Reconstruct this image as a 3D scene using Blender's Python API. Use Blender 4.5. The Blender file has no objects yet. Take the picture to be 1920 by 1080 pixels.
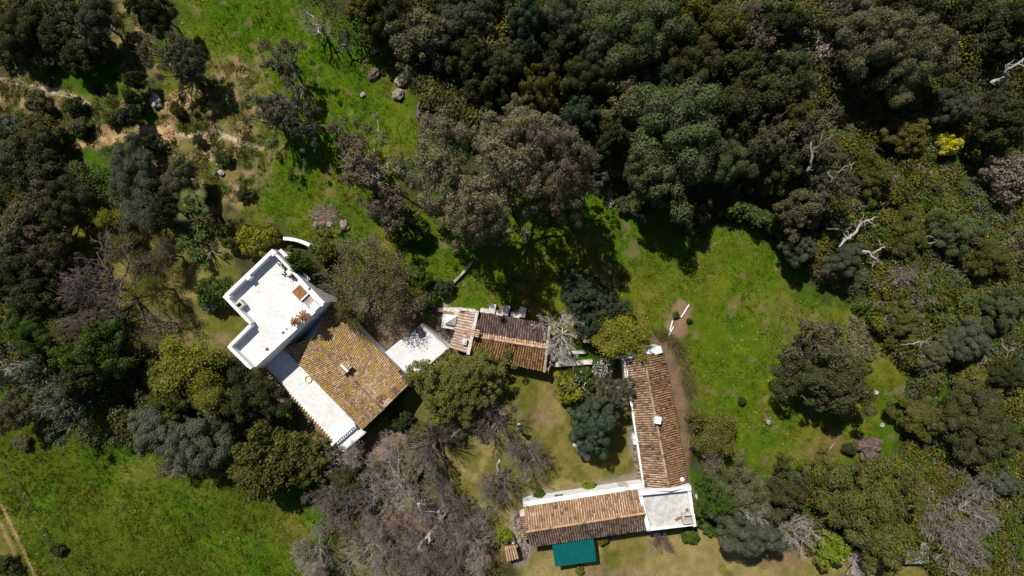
import bpy, math, random
import numpy as np
from mathutils import Vector, noise as mnoise

# ------------------------------------------------------------------ scene
scene = bpy.context.scene
COL = scene.collection
S = 0.06            # metres on the ground for one unit of the survey grid
HC = 76.8           # height of the drone above the ground

cam_d = bpy.data.cameras.new('camera')
cam_d.sensor_width = 36.0
cam_d.lens = 24.0
cam_d.clip_start = 0.5
cam_d.clip_end = 3000.0
cam = bpy.data.objects.new('camera', cam_d)
cam.location = (0, 0, HC)
COL.objects.link(cam)
scene.camera = cam

SUN_EL, SUN_AZ = math.radians(57), math.radians(-30)
w = bpy.data.worlds.new("World")
scene.world = w
w.use_nodes = True
nt = w.node_tree
bg = nt.nodes['Background']
sky = nt.nodes.new('ShaderNodeTexSky')
sky.sky_type = 'NISHITA'
sky.sun_disc = False
sky.sun_elevation = SUN_EL
sky.sun_rotation = SUN_AZ
nt.links.new(sky.outputs[0], bg.inputs[0])
sky.ozone_density = 3.0
bg.inputs[1].default_value = 0.05  # low, clear air
sl = bpy.data.lights.new('sun', 'SUN')
sl.energy = 4.3
sl.angle = math.radians(0.5)
sl.color = (1.0, 0.95, 0.87)
sun = bpy.data.objects.new('sun', sl)
sd = Vector((math.sin(SUN_AZ) * math.cos(SUN_EL), math.cos(SUN_AZ) * math.cos(SUN_EL), math.sin(SUN_EL)))
sun.rotation_euler = (-sd).to_track_quat('-Z', 'Y').to_euler()
sun.location = sd * 200
COL.objects.link(sun)
scene.view_settings.view_transform = 'Standard'
scene.view_settings.look = 'None'
scene.view_settings.exposure = 0.33
scene.view_settings.gamma = 1.0

# ------------------------------------------------------------------ helpers
def P(u, v, z=0.0):
    """survey grid point (u, v) seen at height z -> world x, y"""
    k = S * (1 - z / HC)
    return ((u - 960) * k, (540 - v) * k)

def P3(u, v, z=0.0):
    x, y = P(u, v, z)
    return Vector((x, y, z))

def vnoise(x, y, seed=0):
    xi = np.floor(x).astype(np.int64); yi = np.floor(y).astype(np.int64)
    xf = x - xi; yf = y - yi
    def h(a, b):
        n = (a * 374761393 + b * 668265263 + seed * 1442695041) & 0x7fffffff
        n = ((n ^ (n >> 13)) * 1274126177) & 0x7fffffff
        n = n ^ (n >> 16)
        return (n & 0xffff) / 65535.0
    sx = xf * xf * (3 - 2 * xf); sy = yf * yf * (3 - 2 * yf)
    a = h(xi, yi) * (1 - sx) + h(xi + 1, yi) * sx
    b = h(xi, yi + 1) * (1 - sx) + h(xi + 1, yi + 1) * sx
    return a * (1 - sy) + b * sy

def fbm(x, y, scale, seed=0, octs=4):
    t = np.zeros_like(x, dtype=float); a = 0.5; f = 1.0 / scale; s = 0
    for o in range(octs):
        t += a * vnoise(x * f + 17.3 * o, y * f - 9.1 * o, seed + o); s += a
        a *= 0.5; f *= 2.03
    return t / s

def poly_sdf(X, Y, pts):
    """signed distance (negative inside) to a polygon, arrays"""
    d = np.full(X.shape, 1e18); s = np.ones(X.shape)
    n = len(pts)
    for i in range(n):
        ax, ay = pts[i]; bx, by = pts[i - 1]
        ex, ey = bx - ax, by - ay
        wx, wy = X - ax, Y - ay
        t = np.clip((wx * ex + wy * ey) / (ex * ex + ey * ey + 1e-9), 0, 1)
        dx, dy = wx - ex * t, wy - ey * t
        d = np.minimum(d, dx * dx + dy * dy)
        c1 = Y >= ay; c2 = Y < by; c3 = ex * wy > ey * wx
        flip = (c1 & c2 & c3) | (~c1 & ~c2 & ~c3)
        s = np.where(flip, -s, s)
    return s * np.sqrt(d)

def line_dist(X, Y, pts):
    d = np.full(X.shape, 1e18)
    for i in range(len(pts) - 1):
        ax, ay = pts[i]; bx, by = pts[i + 1]
        ex, ey = bx - ax, by - ay
        wx, wy = X - ax, Y - ay
        t = np.clip((wx * ex + wy * ey) / (ex * ex + ey * ey + 1e-9), 0, 1)
        d = np.minimum(d, (wx - ex * t) ** 2 + (wy - ey * t) ** 2)
    return np.sqrt(d)

def sstep(a, b, x):
    t = np.clip((x - a) / (b - a), 0, 1)
    return t * t * (3 - 2 * t)

def gp(*pts):
    return [P(u, v) for u, v in pts]

LABELS = {}
def tag(o, label=None, cat=None, group=None, kind=None):
    if label:
        o['label'] = label
        LABELS.setdefault(label, []).append(o.name)
    if cat: o['category'] = cat
    if group: o['group'] = group
    if kind: o['kind'] = kind
    return o

def empty(name, loc, label=None, cat=None, group=None, rz=0.0, scale=None):
    o = bpy.data.objects.new(name, None)
    o.empty_display_size = 0.3
    o.location = loc
    o.rotation_euler = (0, 0, rz)
    if scale: o.scale = scale
    COL.objects.link(o)
    return tag(o, label, cat, group)

def inst(name, mesh, parent=None, color=None):
    o = bpy.data.objects.new(name, mesh)
    COL.objects.link(o)
    if parent: o.parent = parent
    if color: o.color = (*color, 1.0)
    return o

class MB:
    """collects shapes for ONE mesh"""
    def __init__(s):
        s.v = []; s.f = []; s.a = []
    def add(s, vs, fs, a=0.5):
        b = len(s.v)
        s.v += [tuple(p) for p in vs]
        s.f += [tuple(i + b for i in f) for f in fs]
        s.a += [a] * len(fs)
    def prism(s, poly, z0, z1, a=0.5):
        n = len(poly)
        ar = sum(poly[i - 1][0] * poly[i][1] - poly[i][0] * poly[i - 1][1] for i in range(n))
        if ar < 0: poly = poly[::-1]
        vs = [(p[0], p[1], z0) for p in poly] + [(p[0], p[1], z1) for p in poly]
        fs = [tuple(range(n - 1, -1, -1)), tuple(range(n, 2 * n))]
        fs += [(i, (i + 1) % n, n + (i + 1) % n, n + i) for i in range(n)]
        s.add(vs, fs, a)
    def box(s, c, sx, sy, z0, z1, ang=0.0, a=0.5):
        ca, sa = math.cos(ang), math.sin(ang)
        pts = [(c[0] + x * ca - y * sa, c[1] + x * sa + y * ca) for x, y in
               ((-sx / 2, -sy / 2), (sx / 2, -sy / 2), (sx / 2, sy / 2), (-sx / 2, sy / 2))]
        s.prism(pts, z0, z1, a)
    def bar(s, p, q, wd, z0, z1, a=0.5, off=0.0):
        """upright slab along p->q, off shifts it to the left of the direction"""
        p = Vector((p[0], p[1])); q = Vector((q[0], q[1]))
        d = (q - p).normalized(); n = Vector((-d.y, d.x))
        a0 = n * (off - wd / 2); a1 = n * (off + wd / 2)
        s.prism([tuple(p + a0), tuple(q + a0), tuple(q + a1), tuple(p + a1)], z0, z1, a)
    def tube(s, path, rad, n=5, a=0.5, cap=True):
        path = [Vector(p) for p in path]
        m = len(path)
        if not hasattr(rad, '__len__'): rad = [rad] * m
        b = len(s.v)
        for i, p in enumerate(path):
            d = (path[min(i + 1, m - 1)] - path[max(i - 1, 0)])
            d = d.normalized() if d.length > 1e-9 else Vector((0, 0, 1))
            up = Vector((0, 0, 1)) if abs(d.z) < 0.9 else Vector((1, 0, 0))
            x = d.cross(up).normalized(); y = x.cross(d)
            for k in range(n):
                t = 2 * math.pi * k / n
                q = p + (x * math.cos(t) + y * math.sin(t)) * rad[i]
                s.v.append((q.x, q.y, q.z))
        for i in range(m - 1):
            for k in range(n):
                k2 = (k + 1) % n
                s.f.append((b + i * n + k, b + i * n + k2, b + (i + 1) * n + k2, b + (i + 1) * n + k)); s.a.append(a)
        if cap:
            s.f.append(tuple(b + (m - 1) * n + k for k in range(n))); s.a.append(a)
            s.f.append(tuple(b + k for k in range(n - 1, -1, -1))); s.a.append(a)
    def lathe(s, c, prof, n=16, a=0.5):
        b = len(s.v)
        for r, z in prof:
            for k in range(n):
                t = 2 * math.pi * k / n
                s.v.append((c[0] + r * math.cos(t), c[1] + r * math.sin(t), z))
        for i in range(len(prof) - 1):
            for k in range(n):
                k2 = (k + 1) % n
                s.f.append((b + i * n + k, b + i * n + k2, b + (i + 1) * n + k2, b + (i + 1) * n + k)); s.a.append(a)
        s.f.append(tuple(b + (len(prof) - 1) * n + k for k in range(n))); s.a.append(a)
        s.f.append(tuple(b + k for k in range(n - 1, -1, -1))); s.a.append(a)
    def mesh(s, name, mat, smooth=False):
        me = bpy.data.meshes.new(name)
        me.from_pydata(s.v, [], s.f)
        at = me.attributes.new('rnd', 'FLOAT', 'FACE')
        at.data.foreach_set('value', s.a)
        if smooth: me.polygons.foreach_set('use_smooth', [True] * len(me.polygons))
        if mat: me.materials.append(mat)
        me.update()
        return me
    def build(s, name, mat, parent=None, smooth=False):
        me = s.mesh(name, mat, smooth)
        o = bpy.data.objects.new(name, me)
        COL.objects.link(o)
        if parent:
            o.parent = parent
            o.matrix_parent_inverse = parent.matrix_basis.inverted() if parent.parent is None else \
                (parent.parent.matrix_basis @ parent.matrix_parent_inverse @ parent.matrix_basis).inverted()
        return o

def quads_mesh(name, V, mat, rnd=None, tint=None, col=None, nside=4):
    """V (N, nside, 3) -> one mesh with face attributes"""
    N = V.shape[0]
    me = bpy.data.meshes.new(name)
    me.vertices.add(N * nside)
    me.vertices.foreach_set('co', V.reshape(-1).astype(np.float32))
    me.loops.add(N * nside)
    me.loops.foreach_set('vertex_index', np.arange(N * nside, dtype=np.int32))
    me.polygons.add(N)
    me.polygons.foreach_set('loop_start', np.arange(0, N * nside, nside, dtype=np.int32))
    me.update(calc_edges=True)
    for nm, arr in (('rnd', rnd), ('tint', tint)):
        if arr is not None:
            at = me.attributes.new(nm, 'FLOAT', 'FACE')
            at.data.foreach_set('value', arr.astype(np.float32))
    if col is not None:
        at = me.attributes.new('Col', 'FLOAT_COLOR', 'FACE')
        at.data.foreach_set('color', np.concatenate([col, np.ones((N, 1))], 1).reshape(-1).astype(np.float32))
    me.materials.append(mat)
    return me

# ------------------------------------------------------------------ materials
def new_mat(name):
    m = bpy.data.materials.new(name)
    m.use_nodes = True
    return m, m.node_tree.nodes, m.node_tree.links, m.node_tree.nodes['Principled BSDF']

def ramp(nodes, stops):
    r = nodes.new('ShaderNodeValToRGB')
    el = r.color_ramp.elements
    while len(el) < len(stops): el.new(0.5)
    for e, (p, c) in zip(el, stops):
        e.position = p; e.color = (*c, 1)
    return r

def noise_node(nodes, links, scale, detail=5, coord='Object', rough=0.6):
    tc = nodes.new('ShaderNodeTexCoord')
    n = nodes.new('ShaderNodeTexNoise')
    n.inputs['Scale'].default_value = scale
    n.inputs['Detail'].default_value = detail
    n.inputs['Roughness'].default_value = rough
    links.new(tc.outputs[coord], n.inputs['Vector'])
    return n

def mixc(nodes, links, fac, a, b, mode='MIX'):
    m = nodes.new('ShaderNodeMix')
    m.data_type = 'RGBA'; m.blend_type = mode
    for sock, val in ((m.inputs[0], fac), (m.inputs[6], a), (m.inputs[7], b)):
        if hasattr(val, 'links'): links.new(val, sock)
        elif isinstance(val, (tuple, list)): sock.default_value = (*val, 1)
        else: sock.default_value = val
    return m.outputs[2]

def add_bump(nodes, links, bsdf, height, strength=0.3, dist=0.05):
    b = nodes.new('ShaderNodeBump')
    b.inputs['Strength'].default_value = strength
    b.inputs['Distance'].default_value = dist
    links.new(height, b.inputs['Height'])
    links.new(b.outputs[0], bsdf.inputs['Normal'])

def simple(name, stops, scale=3.0, rough=0.8, spec=0.2, bump=0.3, detail=6, second=None):
    m, n, l, b = new_mat(name)
    nz = noise_node(n, l, scale, detail)
    r = ramp(n, stops)
    l.new(nz.outputs[0], r.inputs[0])
    c = r.outputs[0]
    if second:
        nz2 = noise_node(n, l, second[0], 8, rough=0.7)
        r2 = ramp(n, [(second[1], (0, 0, 0)), (second[2], (1, 1, 1))])
        l.new(nz2.outputs[0], r2.inputs[0])
        c = mixc(n, l, r2.outputs[0], c, second[3])
    l.new(c, b.inputs['Base Color'])
    b.inputs['Roughness'].default_value = rough
    b.inputs['Specular IOR Level'].default_value = spec
    if bump: add_bump(n, l, b, nz.outputs[0], bump, 0.03)
    return m

def translucent(n, l, b, col, fac=0.28):
    tr = n.new('ShaderNodeBsdfTranslucent')
    l.new(col, tr.inputs['Color'])
    mx = n.new('ShaderNodeMixShader'); mx.inputs[0].default_value = fac
    l.new(b.outputs[0], mx.inputs[1]); l.new(tr.outputs[0], mx.inputs[2])
    out = [q for q in n if q.type == 'OUTPUT_MATERIAL'][0]
    l.new(mx.outputs[0], out.inputs['Surface'])

def leaf_material():
    m, n, l, b = new_mat('leaf')
    oi = n.new('ShaderNodeObjectInfo')
    a = n.new('ShaderNodeAttribute'); a.attribute_name = 'rnd'
    t = n.new('ShaderNodeAttribute'); t.attribute_name = 'tint'
    mr = n.new('ShaderNodeMapRange')
    mr.inputs['To Min'].default_value = 0.62; mr.inputs['To Max'].default_value = 1.42
    l.new(a.outputs['Fac'], mr.inputs['Value'])
    hs = n.new('ShaderNodeHueSaturation')
    mh = n.new('ShaderNodeMapRange')
    mh.inputs['To Min'].default_value = 0.485; mh.inputs['To Max'].default_value = 0.522
    l.new(t.outputs['Fac'], mh.inputs['Value'])
    ms = n.new('ShaderNodeMapRange')
    ms.inputs['To Min'].default_value = 0.75; ms.inputs['To Max'].default_value = 1.1
    l.new(t.outputs['Fac'], ms.inputs['Value'])
    l.new(mh.outputs[0], hs.inputs['Hue'])
    l.new(ms.outputs[0], hs.inputs['Saturation'])
    l.new(mr.outputs[0], hs.inputs['Value'])
    l.new(oi.outputs['Color'], hs.inputs['Color'])
    l.new(hs.outputs[0], b.inputs['Base Color'])
    b.inputs['Roughness'].default_value = 0.7
    b.inputs['Specular IOR Level'].default_value = 0.12
    translucent(n, l, b, hs.outputs[0])
    return m

def attr_material(name, rough=0.8):
    """colour stored on each face (blades, scrub leaves)"""
    m, n, l, b = new_mat(name)
    a = n.new('ShaderNodeAttribute'); a.attribute_name = 'Col'
    l.new(a.outputs['Color'], b.inputs['Base Color'])
    b.inputs['Roughness'].default_value = rough
    b.inputs['Specular IOR Level'].default_value = 0.1
    translucent(n, l, b, a.outputs['Color'])
    return m

def bark_material():
    m, n, l, b = new_mat('bark')
    oi = n.new('ShaderNodeObjectInfo')
    nz = noise_node(n, l, 2.5, 6)
    r = ramp(n, [(0.3, (0.55, 0.52, 0.5)), (0.7, (1.35, 1.33, 1.3))])
    l.new(nz.outputs[0], r.inputs[0])
    l.new(mixc(n, l, 1.0, oi.outputs['Color'], r.outputs[0], 'MULTIPLY'), b.inputs['Base Color'])
    b.inputs['Roughness'].default_value = 0.9
    b.inputs['Specular IOR Level'].default_value = 0.1
    add_bump(n, l, b, nz.outputs[0], 0.5, 0.04)
    return m

def tile_material(name, stops, lichen, lich_amt, lich_scale=1.2):
    """terracotta: every tile its own tone, lichen and grime in patches"""
    m, n, l, b = new_mat(name)
    a = n.new('ShaderNodeAttribute'); a.attribute_name = 'rnd'
    r = ramp(n, stops)
    l.new(a.outputs['Fac'], r.inputs[0])
    nz = noise_node(n, l, lich_scale, 9, rough=0.75)
    r2 = ramp(n, [(0.62 - lich_amt, (0, 0, 0)), (0.78 - lich_amt * 0.8, (1, 1, 1))])
    l.new(nz.outputs[0], r2.inputs[0])
    c = mixc(n, l, r2.outputs[0], r.outputs[0], lichen)
    nz2 = noise_node(n, l, 9.0, 4)
    r3 = ramp(n, [(0.3, (0.62, 0.6, 0.58)), (0.68, (1.25, 1.25, 1.25))])
    l.new(nz2.outputs[0], r3.inputs[0])
    c = mixc(n, l, 1.0, c, r3.outputs[0], 'MULTIPLY')
    l.new(c, b.inputs['Base Color'])
    b.inputs['Roughness'].default_value = 0.85
    b.inputs['Specular IOR Level'].default_value = 0.2
    add_bump(n, l, b, nz2.outputs[0], 0.4, 0.02)
    return m

M = {}
M['leaf'] = leaf_material()
M['blade'] = attr_material('blade')
M['scrub'] = attr_material('scrub_leaf', 0.6)
M['bark'] = bark_material()
WH = (0.80, 0.79, 0.77)
M['white'] = simple('white_paint', [(0.3, (0.74, 0.73, 0.72)), (0.6, (0.82, 0.81, 0.80))], 1.2, 0.85, 0.2, 0.2,
                    second=(5.0, 0.64, 0.78, (0.45, 0.42, 0.39)))
M['white_deck'] = simple('white_deck', [(0.3, (0.58, 0.575, 0.57)), (0.6, (0.68, 0.675, 0.67))], 0.8, 0.8, 0.2, 0.15,
                         second=(4.0, 0.54, 0.72, (0.36, 0.345, 0.325)))
def streaks(m, angle, scale, lo, hi, col, amt):
    """drain stains: long thin marks along the fall of the roof"""
    n, l = m.node_tree.nodes, m.node_tree.links
    b = n['Principled BSDF']
    old = b.inputs['Base Color'].links[0].from_socket
    tc = n.new('ShaderNodeTexCoord'); mp = n.new('ShaderNodeMapping')
    mp.inputs['Rotation'].default_value = (0, 0, angle); mp.inputs['Scale'].default_value = scale
    nz = n.new('ShaderNodeTexNoise'); nz.inputs['Scale'].default_value = 1.0; nz.inputs['Detail'].default_value = 7; nz.inputs['Roughness'].default_value = 0.7
    l.new(tc.outputs['Object'], mp.inputs[0]); l.new(mp.outputs[0], nz.inputs['Vector'])
    r = ramp(n, [(lo, (0, 0, 0)), (hi, (amt, amt, amt))])
    l.new(nz.outputs[0], r.inputs[0])
    l.new(mixc(n, l, r.outputs[0], old, col), b.inputs['Base Color'])
streaks(M['white_deck'], math.radians(45), (0.45, 3.2, 1), 0.55, 0.72, (0.36, 0.35, 0.34), 0.5)
M['worn_deck'] = simple('worn_deck', [(0.3, (0.36, 0.345, 0.325)), (0.62, (0.56, 0.545, 0.53))], 1.6, 0.85, 0.2, 0.2,
                        second=(3.5, 0.5, 0.7, (0.34, 0.32, 0.30)))
M['old_white'] = simple('weathered_white', [(0.3, (0.3, 0.28, 0.25)), (0.6, (0.66, 0.63, 0.6))], 3.0, 0.9, 0.1, 0.3,
                        second=(2.0, 0.5, 0.7, (0.4, 0.36, 0.31)))
M['stone'] = simple('stone', [(0.25, (0.07, 0.055, 0.045)), (0.5, (0.2, 0.165, 0.135)), (0.75, (0.36, 0.32, 0.28))], 2.2, 0.9, 0.1, 0.8)
M['brown_rock'] = simple('brown_rock', [(0.3, (0.05, 0.035, 0.03)), (0.55, (0.13, 0.095, 0.08)), (0.75, (0.25, 0.2, 0.17))], 2.0, 0.9, 0.1, 0.8)
M['grey_rock'] = simple('grey_rock', [(0.3, (0.14, 0.14, 0.14)), (0.65, (0.5, 0.49, 0.48))], 2.5, 0.9, 0.1, 0.8)
M['brick'] = simple('terracotta', [(0.3, (0.15, 0.062, 0.028)), (0.65, (0.32, 0.145, 0.062))], 3.0, 0.85, 0.2, 0.3)
M['paving'] = simple('grey_paving', [(0.3, (0.2, 0.18, 0.15)), (0.65, (0.38, 0.35, 0.31))], 1.5, 0.9, 0.1, 0.3)
M['dark'] = simple('dark_opening', [(0.3, (0.02, 0.018, 0.015)), (0.7, (0.04, 0.035, 0.03))], 3.0, 0.6, 0.3, 0)
M['wood'] = simple('brown_wood', [(0.3, (0.06, 0.04, 0.025)), (0.7, (0.16, 0.11, 0.07))], 4.0, 0.8, 0.2, 0.3)
M['pale_wood'] = simple('bleached_wood', [(0.3, (0.2, 0.18, 0.165)), (0.65, (0.5, 0.465, 0.43))], 4.0, 0.85, 0.1, 0.3)
M['grey_wood'] = simple('grey_dead_wood', [(0.3, (0.11, 0.10, 0.09)), (0.65, (0.33, 0.30, 0.275))], 4.0, 0.9, 0.1, 0.3)
M['metal'] = simple('grey_metal', [(0.3, (0.25, 0.25, 0.26)), (0.7, (0.4, 0.4, 0.41))], 3.0, 0.5, 0.4, 0)
M['sheet'] = simple('speckled_sheet', [(0.35, (0.07, 0.08, 0.07)), (0.5, (0.16, 0.17, 0.16)), (0.68, (0.34, 0.35, 0.34))], 6.0, 0.6, 0.3, 0.3)
M['teal'] = simple('teal_sheet', [(0.3, (0.001, 0.075, 0.07)), (0.7, (0.002, 0.095, 0.088))], 1.3, 0.75, 0.08, 0.05,
                   second=(5.0, 0.66, 0.8, (0.012, 0.11, 0.1)))
M['yellow'] = simple('yellow_hose', [(0.3, (0.62, 0.42, 0.02)), (0.7, (0.75, 0.55, 0.04))], 3.0, 0.5, 0.4, 0)
M['plastic'] = simple('white_plastic', [(0.3, (0.75, 0.75, 0.75)), (0.7, (0.82, 0.82, 0.82))], 3.0, 0.4, 0.4, 0)
M['glass'] = simple('window_glass', [(0.3, (0.02, 0.025, 0.03)), (0.7, (0.04, 0.045, 0.05))], 2.0, 0.1, 0.6, 0)
M['tile_gold'] = tile_material('tile_gold', [(0.0, (0.12, 0.07, 0.055)), (0.3, (0.27, 0.17, 0.12)), (0.55, (0.36, 0.24, 0.12)), (0.8, (0.44, 0.31, 0.2)), (1.0, (0.58, 0.44, 0.33))], (0.40, 0.275, 0.025), 0.15, 1.3)
M['tile_ochre'] = tile_material('tile_ochre', [(0.0, (0.055, 0.03, 0.016)), (0.35, (0.23, 0.12, 0.055)), (0.75, (0.33, 0.19, 0.08)), (1.0, (0.42, 0.27, 0.12))], (0.25, 0.16, 0.02), 0.1, 1.4)
M['tile_red'] = tile_material('tile_red', [(0.0, (0.035, 0.024, 0.022)), (0.3, (0.10, 0.062, 0.055)), (0.75, (0.175, 0.108, 0.095)), (1.0, (0.27, 0.17, 0.14))], (0.06, 0.045, 0.04), 0.06, 1.4)
M['tile_brown'] = tile_material('tile_brown', [(0.0, (0.075, 0.045, 0.035)), (0.25, (0.21, 0.135, 0.085)), (0.6, (0.35, 0.24, 0.155)), (1.0, (0.5, 0.36, 0.25))], (0.19, 0.12, 0.05), 0.04, 0.8)
M['tile_lichen'] = tile_material('tile_lichen', [(0.0, (0.065, 0.038, 0.025)), (0.25, (0.18, 0.105, 0.06)), (0.7, (0.29, 0.17, 0.09)), (1.0, (0.42, 0.27, 0.16))], (0.3, 0.17, 0.02), 0.08, 0.8)
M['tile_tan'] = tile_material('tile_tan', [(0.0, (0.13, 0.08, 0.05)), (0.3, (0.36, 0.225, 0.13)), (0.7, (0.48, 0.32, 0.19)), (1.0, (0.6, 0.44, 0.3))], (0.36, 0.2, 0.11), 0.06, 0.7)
M['tile_dark'] = tile_material('tile_dark', [(0.0, (0.05, 0.034, 0.026)), (0.35, (0.17, 0.115, 0.085)), (0.75, (0.25, 0.17, 0.125)), (1.0, (0.36, 0.26, 0.19))], (0.11, 0.085, 0.05), 0.06, 1.0)  # dark ridge tiles; on the low wing, shade put into the tile colour
M['tile_pale'] = tile_material('tile_pale', [(0.0, (0.28, 0.17, 0.13)), (0.4, (0.42, 0.33, 0.27)), (0.8, (0.55, 0.46, 0.39)), (1.0, (0.5, 0.26, 0.15))], (0.33, 0.25, 0.18), 0.06, 1.0)

# ------------------------------------------------------------------ ground
def ground_z(x, y):
    x = np.asarray(x, float); y = np.asarray(y, float)
    return (fbm(x, y, 9.0, 3, 3) - 0.5) * 0.35 - 0.12

GRASS_LUSH = np.array((0.070, 0.113, 0.005))
GRASS_DEEP = np.array((0.042, 0.098, 0.004))
GRASS_OLIVE = np.array((0.092, 0.110, 0.009))
GRASS_YEL = np.array((0.108, 0.130, 0.008))
DRY = np.array((0.225, 0.178, 0.068))
DRY2 = np.array((0.158, 0.13, 0.036))
SOIL = np.array((0.19, 0.125, 0.078))
DARKSOIL = np.array((0.07, 0.052, 0.034))
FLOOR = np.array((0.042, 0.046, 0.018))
SAND = np.array((0.46, 0.30, 0.16))
PALE = np.array((0.52, 0.42, 0.29))
PAVE = np.array((0.24, 0.205, 0.165))

CLEAR = [gp((640, 40), (690, 90), (740, 110), (790, 170), (800, 260), (760, 330), (760, 400), (900, 400), (1060, 290), (1100, 290), (1150, 350), (1230, 420), (1330, 460), (1400, 420), (1470, 470), (1500, 540), (1600, 580), (1640, 640), (1700, 700), (1700, 850), (1560, 880), (1450, 890), (1330, 880), (1290, 650), (1230, 620), (1150, 650), (780, 640), (700, 560), (640, 480), (560, 440), (470, 420), (430, 330), (330, 300), (300, 230), (300, 130), (330, 60), (330, -60), (520, -60), (560, 20)),
         gp((-80, 775), (60, 790), (180, 830), (300, 830), (430, 900), (520, 940), (600, 960), (640, 1160), (-80, 1160))]
DRYS = [gp((690, 820), (770, 740), (930, 690), (1040, 690), (1170, 700), (1205, 905), (985, 940), (950, 1020), (930, 1090), (700, 1160), (640, 1040), (760, 900)),
        gp((985, 1030), (1210, 995), (1310, 985), (1400, 1010), (1700, 1040), (1800, 1160), (960, 1160)),
        gp((125, 425), (200, 420), (330, 430), (430, 470), (470, 600), (430, 660), (300, 640), (150, 520))]
SOILS = [(gp((500, 690), (560, 700), (640, 840), (760, 790), (780, 860), (690, 890), (610, 860), (520, 760)), SOIL),
         (gp((620, 560), (760, 560), (850, 620), (880, 660), (780, 720), (640, 620)), DARKSOIL * 2.0),
         (gp((790, 590), (840, 560), (870, 640), (820, 650)), PAVE),
         (gp((1225, 635), (1250, 645), (1280, 720), (1292, 800), (1296, 900), (1315, 955), (1285, 955), (1270, 800), (1245, 665)), SOIL * 0.85),
         (gp((1250, 610), (1275, 565), (1297, 580), (1283, 630), (1262, 632)), SOIL * 1.05),
         (gp((960, 960), (985, 960), (1000, 1030), (990, 1060), (965, 1060)), PAVE * 0.9),
         (gp((1180, 800), (1195, 800), (1210, 905), (990, 945), (985, 930), (1190, 890)), PAVE * 0.85),
         (gp((700, 960), (860, 950), (930, 1000), (940, 1110), (760, 1110)), SOIL * 0.75),
         (gp((1595, 600), (1630, 620), (1625, 665), (1598, 660)), SOIL * 0.8),
         (gp((1480, 850), (1560, 800), (1600, 840), (1540, 880)), DRY2 * 0.8),
         (gp((590, 395), (625, 385), (635, 415), (600, 425)), SOIL)]
LUSHS = [gp((755, 400), (830, 400), (960, 470), (960, 560), (830, 570), (770, 540)),
         gp((1050, 390), (1100, 320), (1240, 420), (1360, 470), (1300, 520), (1200, 500), (1100, 440)),
         gp((330, -50), (520, -50), (560, 60), (700, 60), (720, 250), (560, 380), (480, 330), (600, 200), (460, 100), (330, 90)),
         gp((420, 960), (560, 1010), (600, 1160), (300, 1160), (300, 880))]
SCREE = gp((-40, 130), (180, 160), (250, 110), (205, 30), (200, -50), (255, -50), (270, 60), (290, 120), (250, 190), (320, 180), (400, 110), (480, 130), (470, 250), (500, 320), (480, 370), (380, 390), (240, 290), (100, 290), (-40, 200))
TRAILS = [(gp((-60, 138), (40, 155), (70, 165), (130, 178), (165, 195)), 0.3, PALE * 0.9),
          (gp((115, 283), (190, 262), (230, 258), (262, 250)), 0.7, SAND * 0.85),
          (gp((262, 245), (300, 238), (350, 255), (372, 250), (400, 248), (440, 262), (490, 278)), 0.3, PALE * 0.9),
          (gp((300, 250), (310, 215), (340, 190)), 1.5, SAND),
          (gp((310, 240), (318, 262)), 1.3, SAND),
          (gp((378, 268), (395, 290)), 0.8, SAND * 0.8),
          (gp((-60, 880), (0, 945), (20, 990), (40, 1030), (66, 1085), (110, 1200)), 0.24, SAND * 0.62),
          (gp((-60, 920), (0, 985), (18, 1020), (44, 1085), (80, 1200)), 0.24, SAND * 0.58)]

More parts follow.
